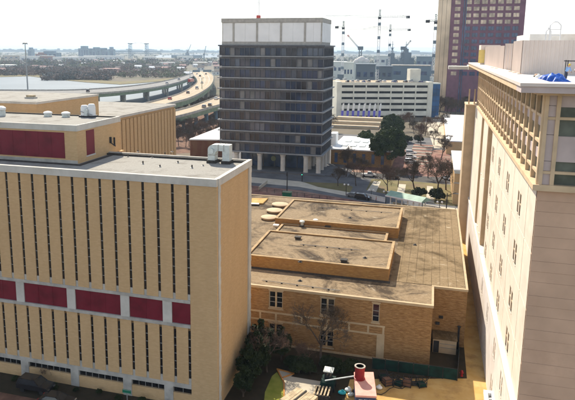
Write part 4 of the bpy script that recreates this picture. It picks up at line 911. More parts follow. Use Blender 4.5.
# ================================================================== TREES
def branch(seed, h, spread=.5, depth=6, r0=None, up=.35, kids=3):
    r = random.Random(seed); segs = []
    def rec(p, d, L, rad, lev):
        n = 2 if lev else 3; q = p
        for k in range(n):
            d2 = (d+Vector((r.uniform(-1, 1), r.uniform(-1, 1), r.uniform(-.3, .6)))*.16).normalized(); e = q+d2*L/n
            segs.append((q, e, rad*(1-.25*k/n), rad*(1-.25*(k+1)/n), lev)); q = e; d = d2
            if lev and lev < depth and k == 0 and r.random() < .6:
                side(q, d, L, rad, lev)
        if lev >= depth: return
        for _ in range(kids if lev else kids+1): side(q, d, L, rad, lev)
    def side(q, d, L, rad, lev):
        a = d.orthogonal().normalized(); a.rotate(Matrix.Rotation(r.uniform(0, 6.28), 3, d)); s = r.uniform(.5, 1.1)*spread*1.6
        nd = (d+a*s+Vector((0, 0, up*r.uniform(.2, 1)))).normalized()
        rec(q, nd, L*r.uniform(.58, .82), rad*.58, lev+1)
    rec(Vector((0, 0, 0)), Vector((0, 0, 1)), h*.3, r0 or h*.022, 0)
    return segs
def bare_proto(seed, h, depth=6, minr=.012, twig='twig', **kw):
    segs = branch(seed, h, depth=depth, **kw); zt = max(s[1].z for s in segs); k = h/zt
    tr, cr_ = MB(), MB()
    for a, b, r0, r1, lev in segs:
        (tr if lev <= 1 else cr_).tube(a*k, b*k, max(minr, r0), max(minr*.8, r1), 6 if lev <= 1 else 3, cap=False)
    return (tr.mesh('trunk', 'bark'), cr_.mesh('crown', twig))
def leaf_cloud(rng, centers, radii, per, size, squash=.75):
    n = len(centers); C = np.repeat(np.array(centers), per, 0); Rr = np.repeat(np.array(radii), per)
    d = rng.normal(size=(n*per, 3)); d /= np.linalg.norm(d, axis=1)[:, None]; rad = rng.uniform(.45, 1.05, n*per)**.6
    P = C+d*(Rr*rad)[:, None]*np.array([1, 1, squash])
    a = rng.normal(size=P.shape); a /= np.linalg.norm(a, axis=1)[:, None]; b = np.cross(a, rng.normal(size=P.shape)); b /= np.linalg.norm(b, axis=1)[:, None]
    s = size*rng.uniform(.6, 1.4, len(P))[:, None]
    V = np.stack([P-a*s, P+b*s*.55, P+a*s, P-b*s*.55], 1).reshape(-1, 3)
    return V
def cloud_mesh(name, V, m, cols=None):
    n = len(V)//4; me = bpy.data.meshes.new(name); me.vertices.add(len(V)); me.vertices.foreach_set('co', V.astype(np.float32).ravel())
    me.loops.add(4*n); me.polygons.add(n); me.loops.foreach_set('vertex_index', np.arange(4*n, dtype=np.int32)); me.polygons.foreach_set('loop_start', np.arange(0, 4*n, 4, dtype=np.int32))
    try: me.polygons.foreach_set('loop_total', np.full(n, 4, dtype=np.int32))
    except Exception: pass
    me.update(calc_edges=True); me.materials.append(M[m])
    if cols is not None:
        at = me.color_attributes.new('tint', 'FLOAT_COLOR', 'POINT'); c4 = np.ones((len(V), 4), np.float32); c4[:, :3] = cols; at.data.foreach_set('color', c4.ravel())
    return me
def leafy_proto(seed, rx, ry, h, base, nclump, per, leaf, m, clump=.28):
    rng = np.random.default_rng(seed); cs = []; rs = []
    while len(cs) < nclump:
        d = rng.normal(size=3); d /= np.linalg.norm(d); q = rng.uniform(.35, 1)**.5
        if d[2] < -.55: continue
        cs.append((d[0]*rx*q*.85, d[1]*ry*q*.85, base+(h-base)*(.45+.47*d[2]*q))); rs.append(clump*min(rx, ry)*rng.uniform(.6, 1.25))
    crown = cloud_mesh('crown', leaf_cloud(rng, cs, rs, per, leaf), m)
    tr = MB(); tr.tube((0, 0, 0), (0, 0, base+.5), max(.1, h*.03), max(.07, h*.02), 8)
    for c in cs[:max(6, nclump//5)]: tr.tube((0, 0, base*.8), (c[0]*.9, c[1]*.9, c[2]), h*.014, h*.004, 5, cap=False)
    return tr.mesh('trunk', 'bark'), crown
TREE_N = [0]
def plant(protos, loc, label, s=1., rz=None, group=None, name='bare_tree', cat='tree', sz=None):
    t = thing(name, label, cat, loc, group, rnd.uniform(0, 6.28) if rz is None else rz); t.scale = (s, s, sz or s)
    for n, me in zip(('trunk', 'crown'), protos):
        o = bpy.data.objects.new(n, me); COL.objects.link(o); o.parent = t
    return t
near_bare = [bare_proto(11, 9.5, 6, .018, spread=.62), bare_proto(23, 7, 6, .016, spread=.85, up=.15, twig='twig_red')]
mid_bare = [bare_proto(31+k, 12, 6, .028, spread=.6+.1*k, twig=['twig', 'twig_red', 'twig'][k]) for k in range(3)]
plant(near_bare[0], gz(320, 366)+Vector((0, 0, 0)), 'tall bare tree in front of the middle windows of the brown brick building', 1.0)
plant(near_bare[1], gz(267, 372), 'spreading bare reddish tree beside the orange-edged garden path', .95)
plant(near_bare[1], gz(305, 366), 'small bare tree at the foot of the brick wall, right of the garden path', .55)
plant(near_bare[1], gz(47, 381)+Vector((0, .6, 0)), 'tiny bare sapling against the base of the slit-window facade', .3)
ivy = leafy_proto(5, 1.7, 1.7, 6.2, .5, 46, 120, .16, 'hedge_leaf', .34)
shr = leafy_proto(6, 1.5, 1.3, 2.2, .2, 30, 110, .13, 'hedge_leaf', .36)
for k, (x, y, s, lab) in enumerate([(-22.1, 79.5, 1.16, 'tallest dark evergreen shrub in the corner between the two brick buildings'), (-21.8, 76.6, 1.08, 'dark evergreen shrub against the tan side wall, second from the corner'), (-22.0, 73.6, 1.00, 'dark evergreen shrub against the tan side wall, third from the corner'), (-21.9, 70.6, 0.76, 'dark evergreen shrub against the tan side wall, lowest one nearest the street'), (-19.4, 81.5, 0.88, 'rounded dark evergreen in front of the left windows of the brown building')]):
    plant(ivy, (x, y, 0), lab, s, group='evergreens along the tan side wall', name='evergreen_shrub', cat='shrub')
for k, (x, y) in enumerate(sorted([(292, 366), (303, 369), (335, 372), (346, 374), (352, 371), (310, 374), (327, 368), (299, 373)])):
    plant(shr, gz(x, y), 'low dark hedge bush at the foot of the brown brick wall, '+ORD[k], .75+.1*(k % 3), group='bushes along the brown wall', name='hedge_bush', cat='bush')
for k in range(9):
    x = -56.3+3.2*k; plant(shr, (x, 64.9+.35*(k % 3), 0), 'low dark bush in the planting strip under the slit-window facade, '+ORD[k]  , .28+.05*(k % 4), group='bushes under the office facade', name='hedge_bush', cat='bush')
oak = leafy_proto(8, 7.4, 6.5, 14.5, 1.6, 170, 190, .3, 'leaf', .19)
plant(oak, gz(387, 168)+Vector((0, 2, 0)), 'large dark green live oak beside the white-roofed hall', 1.15, name='live_oak')
plant(oak, gz(392, 140)+Vector((0, 0, 0)), 'dark green live oak farther back, close to the garage', .95, 1.1, name='live_oak')
plant(oak, gz(366, 152), 'small green live oak behind the white-roofed hall', .7, 2.4, name='live_oak')
mids = [(346, 177, .95, 0, 'bare tree in front of the low white-roofed hall'), (388, 197, .85, 1, 'bare tree standing behind the tram shelter roof'), (415, 193, 1.0, 0, 'bare dark tree between the two pale lawn paths'), (438, 196, 1.05, 2, 'bare tree beside the white car and the nearer white roof'), (421, 147, .95, 1, 'round reddish bare tree in front of the garage end'), (441, 160, .9, 0, 'bare tree left of the farther white-roofed building'), (363, 178, .7, 2, 'thin bare tree behind the white pickup'), (437, 134, .8, 1, 'bare tree at the top of the pale plaza'), (410, 128, .8, 1, 'reddish bare tree below the middle of the garage')]
for (x, y, s, k, lab) in mids: plant(mid_bare[k], gz(x, y), lab, s)
for k, (x, y) in enumerate([(338, 186), (356, 186), (428, 178), (446, 190), (447, 150), (434, 145), (446, 128), (425, 136), (398, 187), (414, 134), (400, 131), (330, 132)]):
    plant(mid_bare[k % 3], gz(x, y), ['bare tree on the footpath under the tower steps', 'bare tree at the left end of the low white-roofed hall lawn', 'bare tree at the foot of the brick steps', 'bare tree at the left corner of the nearer white-roofed building', 'bare tree against the side of the farther white-roofed building', 'bare tree at the top right of the brick steps', 'bare tree at the far left corner of the farther white roof', 'bare tree in front of the garage right end, on the pale plaza', 'bare tree at the second pale lawn path', 'bare tree below the garage right third', 'bare tree below the garage middle, behind the oak', 'bare tree behind the tower right edge'][k], .6+.1*(k % 4), group='bare trees on the plaza')
# shrubs by the lawn
for k, (x, y, lab) in enumerate(((436, 200, 'dark green shrub on the lawn below the bare tree'), (418, 142, 'clipped green hedge under the round reddish tree'), (408, 143, 'clipped green hedge left of the round reddish tree'), (419, 199, 'green shrub beside the right lawn path'))): plant(shr, gz(x, y), lab, 1.7, name='hedge_bush', cat='bush')
# rows of bare trees: below the ramp (left of the tower) and beyond the stair tower (right)
for k in range(26):
    x = 172+ (k % 9)*6+rnd.uniform(-2, 2); y = 133+(k//9)*7+rnd.uniform(-2, 2)
    plant(mid_bare[1+k % 2], gz(x, y), 'reddish bare tree in the thicket below the highway ramps', rnd.uniform(.5, .8), group='bare trees below the ramps')
for k in range(34):
    x = 441+(k % 7)*5+rnd.uniform(-2, 2); y = 96+(k//7)*5.2+rnd.uniform(-2, 2)
    plant(mid_bare[k % 3], gz(x, y), 'brown bare tree in the grove beyond the white roofs', rnd.uniform(.85, 1.25), group='bare trees beyond the white roofs')
for k in range(12):
    x = 176+k*3.6+rnd.uniform(-1, 1); plant(mid_bare[k % 3], gz(x, 117-k*1.0), 'bare scrub tree growing between the two tan ramps', .8, group='scrub trees between the ramps')

# far woods on the opposite shore: one mass
def wood(name, regions, label):
    rng = np.random.default_rng(77); Vs = []; Cs = []
    for (x0, x1, y0, y1, n, cols) in regions:
        X = rng.uniform(x0, x1, n); 
        D = rng.uniform(0, 1, n); Yp = y0+(y1-y0)*D
        for x, y in zip(X, Yp):
            c = gz(x, y); dist = math.hypot(c.x, c.y); s = rng.uniform(.7, 1.3)*(1 if dist < 1600 else 1.6)
            hgt = rng.uniform(4, 8.5)*s; col = np.array(cols[rng.integers(len(cols))])*rng.uniform(.7, 1.3)
            m = 26; ctr = np.stack([c.x+rng.normal(0, 3.0*s, m), c.y+rng.normal(0, 3.0*s, m), rng.uniform(.15, 1, m)*hgt], 1)
            V = leaf_cloud(rng, ctr, np.full(m, .6*s), 1, 1.5*s); Vs.append(V); Cs.append(np.repeat(col[None]*rng.uniform(.8, 1.2, (m, 1)), 4, 0))
    o = bpy.data.objects.new(name, cloud_mesh(name, np.concatenate(Vs), 'wood_leaf', np.concatenate(Cs))); COL.objects.link(o)
    return tag(o, label, 'woodland', kind='stuff')
br_, gr_, dk_ = (.32, .24, .2), (.25, .27, .15), (.18, .19, .18)
wood('far_wood', [(-40, 130, 69.5, 76, 1100, [br_, br_, dk_, br_]), (-40, 160, 65, 70, 650, [br_, gr_, dk_]), (-40, 225, 62, 65, 260, [br_, gr_, dk_]), (-40, 450, 56, 60, 200, [dk_, gr_]), (-40, 600, 53, 56, 420, [dk_, gr_]), (45, 110, 77.5, 80.5, 260, [br_, dk_]), (120, 185, 66, 78, 300, [gr_, br_]), (330, 440, 58, 66, 160, [dk_, gr_])], 'brown and green winter woodland along the far shore')
def far_ridge():
    rng = np.random.default_rng(5); mb = MB()
    for D, zz, m in ((7000, 20, 0),):
        prev = None
        for k in range(260):
            x = -80+740*k/259; p = gd(x, 48, D); z = zz*(.5+.5*abs(math.sin(k*.37)+.6*math.sin(k*1.13)))+rng.uniform(0, 12)+5
            cur = (p.x, p.y, z)
            if prev: mb.prism([(prev[0], prev[1]), (cur[0], cur[1]), (cur[0]*1.05, cur[1]*1.05), (prev[0]*1.05, prev[1]*1.05)], 0, z)
            prev = cur
    o = mb.build('far_treeline', 'far_trees'); return tag(o, 'low blue treeline on the horizon', 'treeline', kind='stuff')
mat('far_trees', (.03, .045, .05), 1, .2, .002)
far_ridge()

# ================================================================== FAR SHORE BUILDINGS
def house(x, y, w, d, h, wall, roof, label, group, name='house', flat=False, rz_=None):
    c = gz(x, y); t = thing(name, label, 'house' if name == 'house' else 'warehouse' if name == 'warehouse' else 'building', c, group, YAW+rnd.uniform(-.5, .5) if rz_ is None else rz_)
    B(-w/2, w/2, -d/2, d/2, 0, h).build('wall', wall, t)
    if flat: B(-w/2-.4, w/2+.4, -d/2-.4, d/2+.4, h, h+.8).build('roof', roof, t)
    else: MB().extr([Vector((0, -d/2-.5, h)), Vector((0, d/2+.5, h)), Vector((0, 0, h+d*.33))], (-w/2-.5, 0, 0), (w+1, 0, 0)).build('roof', roof, t)
    n = max(2, int(w/5)) if w < 20 else max(2, int(w/18))
    for k in range(n): B(-w/2+w*(k+.3)/n, -w/2+w*(k+.7)/n, -d/2-.06, -d/2+.02, h*.35, h*(.75 if w < 20 else .55)).build('window', 'navy_window', t)
    return t
for k in range(90):
    x = rnd.uniform(-10, 222); y = rnd.choice([rnd.uniform(60, 66), rnd.uniform(63, 74 if x < 120 else 76)])
    house(x, y, rnd.uniform(9, 16), rnd.uniform(8, 11), rnd.uniform(4, 7), rnd.choice(['house_white', 'house_white', 'house_tan', 'house_brick']), rnd.choice(['shingle', 'shingle', 'roof_pink', 'white_roof']), 'small pitched-roof house among the trees on the far shore', 'houses on the far shore')
WH = [(30, 61.2, 60, 'white_roof', 'broad pale warehouse on the far shore, left of the high mast light'), (47, 60.5, 50, 'house_brick', 'pinkish block on the far shore right of the high mast light'), (66, 62.5, 75, 'white_roof', 'white warehouse on the far shore, second group right of the mast'), (82, 61.5, 90, 'white_roof', 'long white warehouse behind the far wood, below the skyline cluster'), (104, 60, 150, 'white_roof', 'longest white shed on the far shore, left of the lift bridge'), (112, 74, 26, 'roof_pink', 'pink-roofed low hall close to the river bend'), (8, 69.5, 30, 'house_white', 'pale house group building at far left above the river'), (115, 64, 40, 'house_tan', 'tan hall on the far shore below the lift bridge'), (165, 66, 50, 'white_roof', 'white hall on the far shore above the highway'), (185, 60.5, 60, 'house_white', 'pale shed on the far shore below the grey ship'), (200, 66, 36, 'house_tan', 'tan hall beside the highway bend'), (150, 61.5, 40, 'white_roof', 'white shed right of the lift bridge'), (15, 59.5, 80, 'house_tan', 'long tan shed at far left on the skyline')]
for (x, y, w, m, lab) in WH: house(x, y, w, 22, 16 if y < 63 else 9, 'house_white' if m in ('white_roof',) else m, m if m in ('white_roof', 'roof_pink') else 'galv', lab, None, 'warehouse', True, YAW)
# skyline cluster and tanks
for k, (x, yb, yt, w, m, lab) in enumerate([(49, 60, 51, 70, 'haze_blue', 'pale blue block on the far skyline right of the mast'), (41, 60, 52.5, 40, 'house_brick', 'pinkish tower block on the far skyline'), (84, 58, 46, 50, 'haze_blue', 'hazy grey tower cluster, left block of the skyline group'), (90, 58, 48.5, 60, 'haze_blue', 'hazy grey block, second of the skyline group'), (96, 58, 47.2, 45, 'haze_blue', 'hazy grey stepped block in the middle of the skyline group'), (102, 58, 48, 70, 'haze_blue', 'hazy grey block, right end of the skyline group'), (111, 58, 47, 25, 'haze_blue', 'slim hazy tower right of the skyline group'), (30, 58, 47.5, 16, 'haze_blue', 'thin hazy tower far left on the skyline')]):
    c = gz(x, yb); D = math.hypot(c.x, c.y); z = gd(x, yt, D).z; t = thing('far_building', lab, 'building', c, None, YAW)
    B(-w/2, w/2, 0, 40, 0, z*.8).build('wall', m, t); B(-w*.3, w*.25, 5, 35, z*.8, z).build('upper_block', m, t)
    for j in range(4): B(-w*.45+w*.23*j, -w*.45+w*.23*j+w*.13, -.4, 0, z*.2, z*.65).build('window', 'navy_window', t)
# lift bridge
c0, c1 = gz(130.5, 58.5), gz(147, 58.5); D0 = math.hypot(c0.x, c0.y); zt = gd(130.5, 44, D0).z
lb = thing('lift_bridge', 'blue-grey vertical lift bridge with two lattice towers on the horizon', 'bridge', (c0+c1)/2)
for c in (c0, c1):
    mb = MB()
    for dx, dy in ((-6, -6), (6, -6), (6, 6), (-6, 6)): mb.tube((c.x+dx, c.y+dy, 0), (c.x+dx*.8, c.y+dy*.8, zt), 1.4, 1.2, 5)
    for k in range(6): mb.tube((c.x-6, c.y-6, zt*k/6), (c.x+6, c.y-6, zt*(k+1)/6), .8, .8, 4); mb.tube((c.x-6, c.y-6, zt*(k+1)/6), (c.x+6, c.y-6, zt*(k+1)/6), .8, .8, 4)
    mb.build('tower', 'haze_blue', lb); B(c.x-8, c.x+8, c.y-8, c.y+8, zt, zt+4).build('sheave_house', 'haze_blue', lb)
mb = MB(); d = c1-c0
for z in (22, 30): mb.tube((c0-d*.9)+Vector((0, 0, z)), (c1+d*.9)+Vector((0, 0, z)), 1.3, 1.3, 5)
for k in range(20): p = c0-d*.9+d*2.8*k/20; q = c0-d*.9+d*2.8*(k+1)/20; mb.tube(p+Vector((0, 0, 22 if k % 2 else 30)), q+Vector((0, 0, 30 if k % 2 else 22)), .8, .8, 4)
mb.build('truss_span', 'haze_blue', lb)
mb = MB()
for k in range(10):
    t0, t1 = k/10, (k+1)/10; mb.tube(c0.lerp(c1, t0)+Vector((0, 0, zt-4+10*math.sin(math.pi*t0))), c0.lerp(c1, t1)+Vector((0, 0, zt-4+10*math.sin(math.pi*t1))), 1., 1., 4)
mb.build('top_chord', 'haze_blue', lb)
# ships
def ship(name, label, xc, yb, length, beam, hull_h, sup, m='navy_grey', head=None):
    c = gz(xc, yb); t = thing(name, label, 'ship', c, None, YAW if head is None else head); L = length/2
    MB().prism([(-L, -beam*.35), (-L*.9, -beam/2), (L*.6, -beam/2), (L, 0), (L*.6, beam/2), (-L*.9, beam/2), (-L, beam*.35)], 0, hull_h).build('hull', m, t)
    for (a, b, z0, z1) in sup: B(a*L, b*L, -beam*.32, beam*.32, hull_h+z0, hull_h+z1).build('superstructure', m, t)
    return t, c, L
t, c, L = ship('warship', 'long flat grey warship moored on the far river', 187, 58, 150, 26, 14, [(-.1, .15, 0, 10), (.0, .08, 10, 22)])
MB().tube((5, 0, 24), (5, 0, 50), .8, .5, 5).build('mast', 'navy_grey', t)
t, c, L = ship('warship', 'grey warship with stepped superstructure and twin masts behind the garage', 401, 74, 74, 16, 12, [(-.8, -.25, 0, 16), (-.65, -.4, 16, 27), (-.15, .6, 0, 18), (-.05, .45, 18, 28), (.1, .3, 28, 35), (-.28, -.12, 0, 12)])
D_ = math.hypot(c.x, c.y); zt = gd(395, 38, D_).z
for x in (-L*.5, L*.2):
    mb = MB(); mb.tube((x, 0, 20), (x, 0, zt-6), .9, .5, 6)
    for z in (zt-18, zt-12): mb.tube((x-4, 0, z), (x+4, 0, z), .45, .45, 4)
    for s in (-1, 1): mb.tube((x+s*4, 0, 28), (x, 0, zt-16), .4, .4, 4)
    mb.build('mast', 'navy_grey', t); MB().sphere((x, 0, zt-20), 2.2, 8).build('radar_dome', 'navy_grey', t)
rr = random.Random(3)
for k in range(16): x = rr.uniform(-.7, .5)*L; z = 12+rr.uniform(10, 24); B(x-rr.uniform(.6, 1.8), x+rr.uniform(.6, 1.8), -4, rr.uniform(-2, 3), 12, z).build('deck_gear', 'navy_grey', t)
# shipyard sheds behind the garage
def yard(name, label, x0, x1, yb, yt, depth, m, D, cat='shed', roofm=None):
    p, q = gd(x0, yb, D), gd(x1, yb, D); zt = gd((x0+x1)/2, yt, D).z; d = q-p; w = d.length
    t = thing(name, label, cat, (p.x, p.y, 0), None, math.atan2(d.y, d.x)); B(0, w, 0, depth, 0, zt).build('wall', m, t); B(-.5, w+.5, -.5, depth+.5, zt, zt+1).build('roof', roofm or m, t)
    n = max(3, int(w/13))
    for k in range(n): B(w*(k+.2)/n, w*(k+.75)/n, -.2, 0, zt*.6, zt*.76).build('window', 'navy_window', t)
    return t, zt, w
yard('shipyard_shed', 'blue-grey shipyard shed left of the tall central crane', 355.5, 375, 80, 65, 30, 'navy_grey', 640)
yard('shipyard_shed', 'long pale shipyard deck right of the tall central crane', 391, 430, 75, 66, 25, 'haze_blue', 760, roofm='concrete')
yard('shipyard_shed', 'white dock building at the foot of the left crane', 343.5, 352.5, 80, 63, 14, 'galv', 700)
yard('shipyard_shed', 'white low shed right of the warship', 416, 433, 66, 57, 40, 'haze_blue', 1150)
yard('shipyard_shed', 'white long shed on the far yard behind the cranes', 374, 392, 64, 56, 40, 'galv', 1300)
yard('shipyard_shed', 'pale low shed at the left behind the dark tower', 333, 346, 70, 62.5, 30, 'galv', 850)
yard('shipyard_shed', 'dark workshop beneath the warship masts', 376, 392, 76, 67, 20, 'navy_grey', 700)
# domes and clutter in the yard
for k, (x, y, r) in enumerate(((357, 62.5, 4), (361.5, 61, 5), (366, 62, 4))):
    p = gd(x, y, 680); t = thing('storage_dome', ['left', 'middle', 'right'][k]+' of three pale storage domes behind the blue-grey shed', 'dome', (p.x, p.y, 0), 'pale domes in the shipyard'); MB().tube((p.x, p.y, 0), (p.x, p.y, p.z), r*.95, r, 14).build('tank', 'galv', t); MB().sphere((p.x, p.y, p.z), r, 10).build('dome', 'house_white', t)
for k in range(60):
    x = rnd.uniform(336, 432); D = rnd.uniform(540, 860); p = gd(x, 75, D); h = rnd.uniform(5, 18); w = rnd.uniform(3, 9)
    m = rnd.choice(['house_white', 'galv', 'steel_dark', 'navy_grey', 'navy_grey', 'haze_blue', 'roof_pink']); t = thing('yard_container', 'stacked container among the shipyard clutter behind the garage', 'container', (p.x, p.y, 0), 'containers in the shipyard', rnd.uniform(0, 3))
    B(-w/2, w/2, -1.5, 1.5, 0, h*.55).build('lower_box', m, t); B(-w/2+.3, w/2-.1, -1.45, 1.45, h*.55, h).build('upper_box', rnd.choice(['house_white', 'galv', 'navy_grey']), t)

# cranes
def lattice(mb, a, b, w, n, r=.2, up=Vector((0, 0, 1)), r2=None):
    a, b = Vector(a), Vector(b); d = (b-a).normalized(); s = d.cross(up).normalized()*w/2 if abs(d.z) < .9 else Vector((w/2, 0, 0)); u = s.cross(d).normalized()*w/2
    cs = [s+u, -s+u, -s-u, s-u]
    for c in cs: mb.tube(a+c, b+c, r, r, 4)
    for k in range(n):
        p, q = a.lerp(b, k/n), a.lerp(b, (k+1)/n)
        for i in range(4):
            c, e = cs[i], cs[(i+1) % 4]; mb.tube(p+(c if k % 2 else e), q+(e if k % 2 else c), r2 or r*.65, None, 3)
def tower_crane(label, x, ytop, yj, D, xj, xc, paint='crane_paint'):
    p = gd(x, 60, D); base = Vector((p.x, p.y, 0)); zt = gd(x, ytop, D).z; zj = gd(x, yj, D).z
    t = thing('tower_crane', label, 'crane', base); rt = Vector((CR[0], CR[1], 0)).normalized(); pxm = D/FPX
    mb = MB(); lattice(mb, base, base+Vector((0, 0, zj)), 2.3, int(zj/3), .24, r2=.17); mb.build('mast', paint, t)
    for f in (.3, .52, .7, .88): B(p.x-1.5, p.x+1.5, p.y-1.5, p.y+1.5, zj*f, zj*f+3.2).build('climbing_frame', 'haze_blue', t)
    mb = MB(); lattice(mb, base+Vector((0, 0, zj)), base+Vector((0, 0, zt)), 1.4, 4, .3); mb.build('tower_peak', 'navy_grey', t)
    e = base+rt*(xj-x)*pxm+Vector((0, 0, zj)); mb = MB(); lattice(mb, base+Vector((0, 0, zj)), e, 1.5, int((e-base).length/3), .2, r2=.13); mb.build('jib', paint, t)
    c = base+rt*(xc-x)*pxm+Vector((0, 0, zj)); mb = MB(); lattice(mb, base+Vector((0, 0, zj)), c, 1.6, 6, .26); mb.build('counter_jib', paint, t)
    B(c.x-2.0, c.x+2.0, c.y-1.1, c.y+1.1, c.z-1.9, c.z+.9).build('counterweight', 'steel_dark', t)
    B(p.x-1.6, p.x+1.6, p.y-2.6, p.y-1, zj-3, zj-.4).build('cab', 'steel_dark', t)
    tp = base+Vector((0, 0, zt)); MB().tube(tp, e.lerp(base+Vector((0, 0, zj)), .35), .12, .12, 3).tube(tp, c, .14, .14, 3).build('pendant', 'navy_grey', t)
    return t
tower_crane('tallest tower crane with long jib rising in the middle of the shipyard', 378, 9.5, 16.5, 690, 326, 405)
tower_crane('tower crane at the left, closest to the dark tower', 342.5, 21, 27, 760, 391, 336)
tower_crane('shorter tower crane just right of the tallest one', 389, 24.5, 29.5, 820, 349, 407)
tower_crane('tower crane close to the purple highrise', 433.5, 14, 21, 640, 441, 426)
def luffer(label, x, yb, xt, yt, D, m):
    p = gd(x, yb, D); q = gd(xt, yt, D); t = thing('luffing_crane', label, 'crane', (p.x, p.y, 0)); mb = MB(); lattice(mb, (p.x, p.y, 0), (p.x, p.y, p.z), 3.5, 8, .5); mb.build('pedestal', 'navy_grey', t)
    mb = MB(); lattice(mb, p, q, 1.5, 12, .28); mb.build('boom', 'navy_grey', t); B(p.x-3.5, p.x+3.5, p.y-3, p.y+3, p.z, p.z+5).build('machine_house', 'navy_grey', t)
    lattice(mb2 := MB(), q.lerp(p, .12), q, 1.7, 2, .35); mb2.build('boom_tip', m, t)
luffer('luffing crane with red boom tip left of the tallest crane', 360.5, 50, 347.5, 35, 900, 'crane_red')
luffer('luffing crane with grey boom above the warship', 403, 50, 411, 40.5, 950, 'navy_grey')
luffer('small luffing crane on the horizon right of the grey ship', 204, 55, 206, 46, 2300, 'navy_grey')
luffer('small slanted crane on the horizon above the grey ship', 187.5, 53, 191, 44.5, 2600, 'navy_grey')

# ================================================================== FOREGROUND YARD
# green mesh fence, one panel at a time
fA = [gz(390, 371.5), gz(456, 380.5)]; fn = thing('site_fence', 'dark green mesh site fence in front of the brown building', 'fence', (fA[0].x, fA[0].y, 0))
pts = [gz(372, 369), gz(398, 372.6), gz(428, 376.6), gz(457, 381), gz(458.5, 362), gz(457.5, 346)]
for a, b in zip(pts, pts[1:]):
    n = max(1, round((b-a).length/2.2))
    for k in range(n):
        p, q = a.lerp(b, k/n), a.lerp(b, (k+1)/n); d = (q-p).normalized()*.06; nn = Vector((-d.y, d.x, 0))*.4
        MB().prism([(p+d+nn)[:2], (p+d-nn)[:2], (q-d-nn)[:2], (q-d+nn)[:2]], .1, 1.7).build('mesh_panel', 'green_net', fn)
        MB().tube((p.x, p.y, 0), (p.x, p.y, 1.85), .05, .05, 6).build('post', 'steel_dark', fn)
    MB().tube((a.x, a.y, 1.78), (b.x, b.y, 1.78), .035, .035, 5).build('top_rail', 'steel_dark', fn)
# red stack on pink roofed machine
zt = 3.0; a, b = gz(354.5, 372.5, zt), gz(373, 372.5, zt); c_, d_ = gz(376, 395.5, zt), gz(356, 394.5, zt)
mk = thing('machine_cabin', 'blue machine cabin with pink flat roof and red drum in the yard', 'machine', ((a.x+c_.x)/2, d_.y, 0))
MB().prism([(q.x, q.y) for q in (a, b, c_, d_)], .5, zt-.25).build('body', 'blue_body', mk)
cc = (a+b+c_+d_)/4; MB().prism([tuple((cc+(q-cc)*1.06)[:2]) for q in (a, b, c_, d_)], zt-.25, zt).build('roof', 'pink_roof', mk)
for q in (a, b, c_, d_): MB().tube((q.x*.97+cc.x*.03, q.y*.97+cc.y*.03, 0), (q.x*.97+cc.x*.03, q.y*.97+cc.y*.03, .5), .25, .25, 8).build('foot', 'tyre', mk)
for k in range(3): q = d_.lerp(c_, .2+.25*k); B(q.x-.12, q.x+.35, q.y-.06, q.y+.05, 1.3, 2.4).build('window', 'galv', mk)
s0 = gz(359.5, 378.5, zt); dr = MB().lathe((s0.x, s0.y, zt), [(.72, 0), (.72, .12), (.62, .16), (.62, 1.5), (.7, 1.55), (.7, 1.75), (.55, 1.75), (.52, .9)], 20).build('drum', 'tank_red', mk, smooth=False)
MB().lathe((s0.x, s0.y, zt+1.745), [(.71, 0), (.71, .05), (.5, .05), (.5, .0)], 20).build('drum_rim', 'concrete', mk)
p, q = gz(325, 380.5, 2.6), gz(354, 376, 3.4); MB().tube(p, q, .09, .09, 8).build('boom', 'galv', mk)
# plank roofed shed at the bottom
zt = 2.4; r0, r1, r2, r3 = gz(279, 399, zt), gz(297, 386.5, zt), gz(318, 396, zt), gz(300, 412, zt)
ps = thing('plank_shed', 'small shed with pale plank roof at the bottom edge', 'shed', ((r0.x+r2.x)/2, r3.y, 0))
MB().prism([tuple(q[:2]) for q in (r0, r1, r2, r3)], 0, zt-.2).build('wall', 'plank', ps)
n = 7
for k in range(n):
    a, b = r0.lerp(r3, k/n+.006), r0.lerp(r3, (k+1)/n-.006); c, d = r1.lerp(r2, (k+1)/n-.006), r1.lerp(r2, k/n+.006)
    MB().prism([tuple(q[:2]) for q in (a, b, c, d)], zt-.2, zt-.06+.02*(k % 2)).build('roof_plank', 'plank', ps)
p, q = r0.lerp(r3, .45), r1.lerp(r2, .45); MB().tube((p.x, p.y, zt+.0), (q.x, q.y, zt+.0), .12, .12, 4).build('ridge_batten', 'tar', ps)
# pallet rack of dark slats beside it
c = gz(322, 397); pl = thing('slatted_frame', 'dark slatted frame leaning beside the plank shed', 'frame', c)
for k in range(5): B(c.x-1+.45*k, c.x-.8+.45*k, c.y-1.2, c.y+1.0, .9+.02*k, 1.0+.02*k).build('slat', 'plank', pl)
B(c.x-1.1, c.x+1.2, c.y-1.2, c.y-1.05, .0, .9).build('rail', 'tar', pl); B(c.x-1.1, c.x+1.2, c.y+.85, c.y+1, .0, .9).build('rail', 'tar', pl)
# excavator-like dark machine
c = gz(328, 388); ex = thing('yard_machine', 'dark green yard machine with grey hood left of the pink roof', 'machine', c)
B(c.x-.9, c.x+.9, c.y-1.1, c.y+1.1, .5, 1.3).build('body', 'green_net', ex); B(c.x-.5, c.x+.5, c.y-.3, c.y+.8, 1.3, 2.5).build('cab', 'car_glass', ex); B(c.x-.65, c.x+.65, c.y-.45, c.y+.95, 2.5, 2.62).build('cab_roof', 'galv', ex)
for s in (-1, 1):
    for k in (-.7, .7): MB().tube((c.x+s*.75, c.y+k, .42), (c.x+s*1.0, c.y+k, .42), .42, .42, 12).build('wheel', 'tyre', ex)
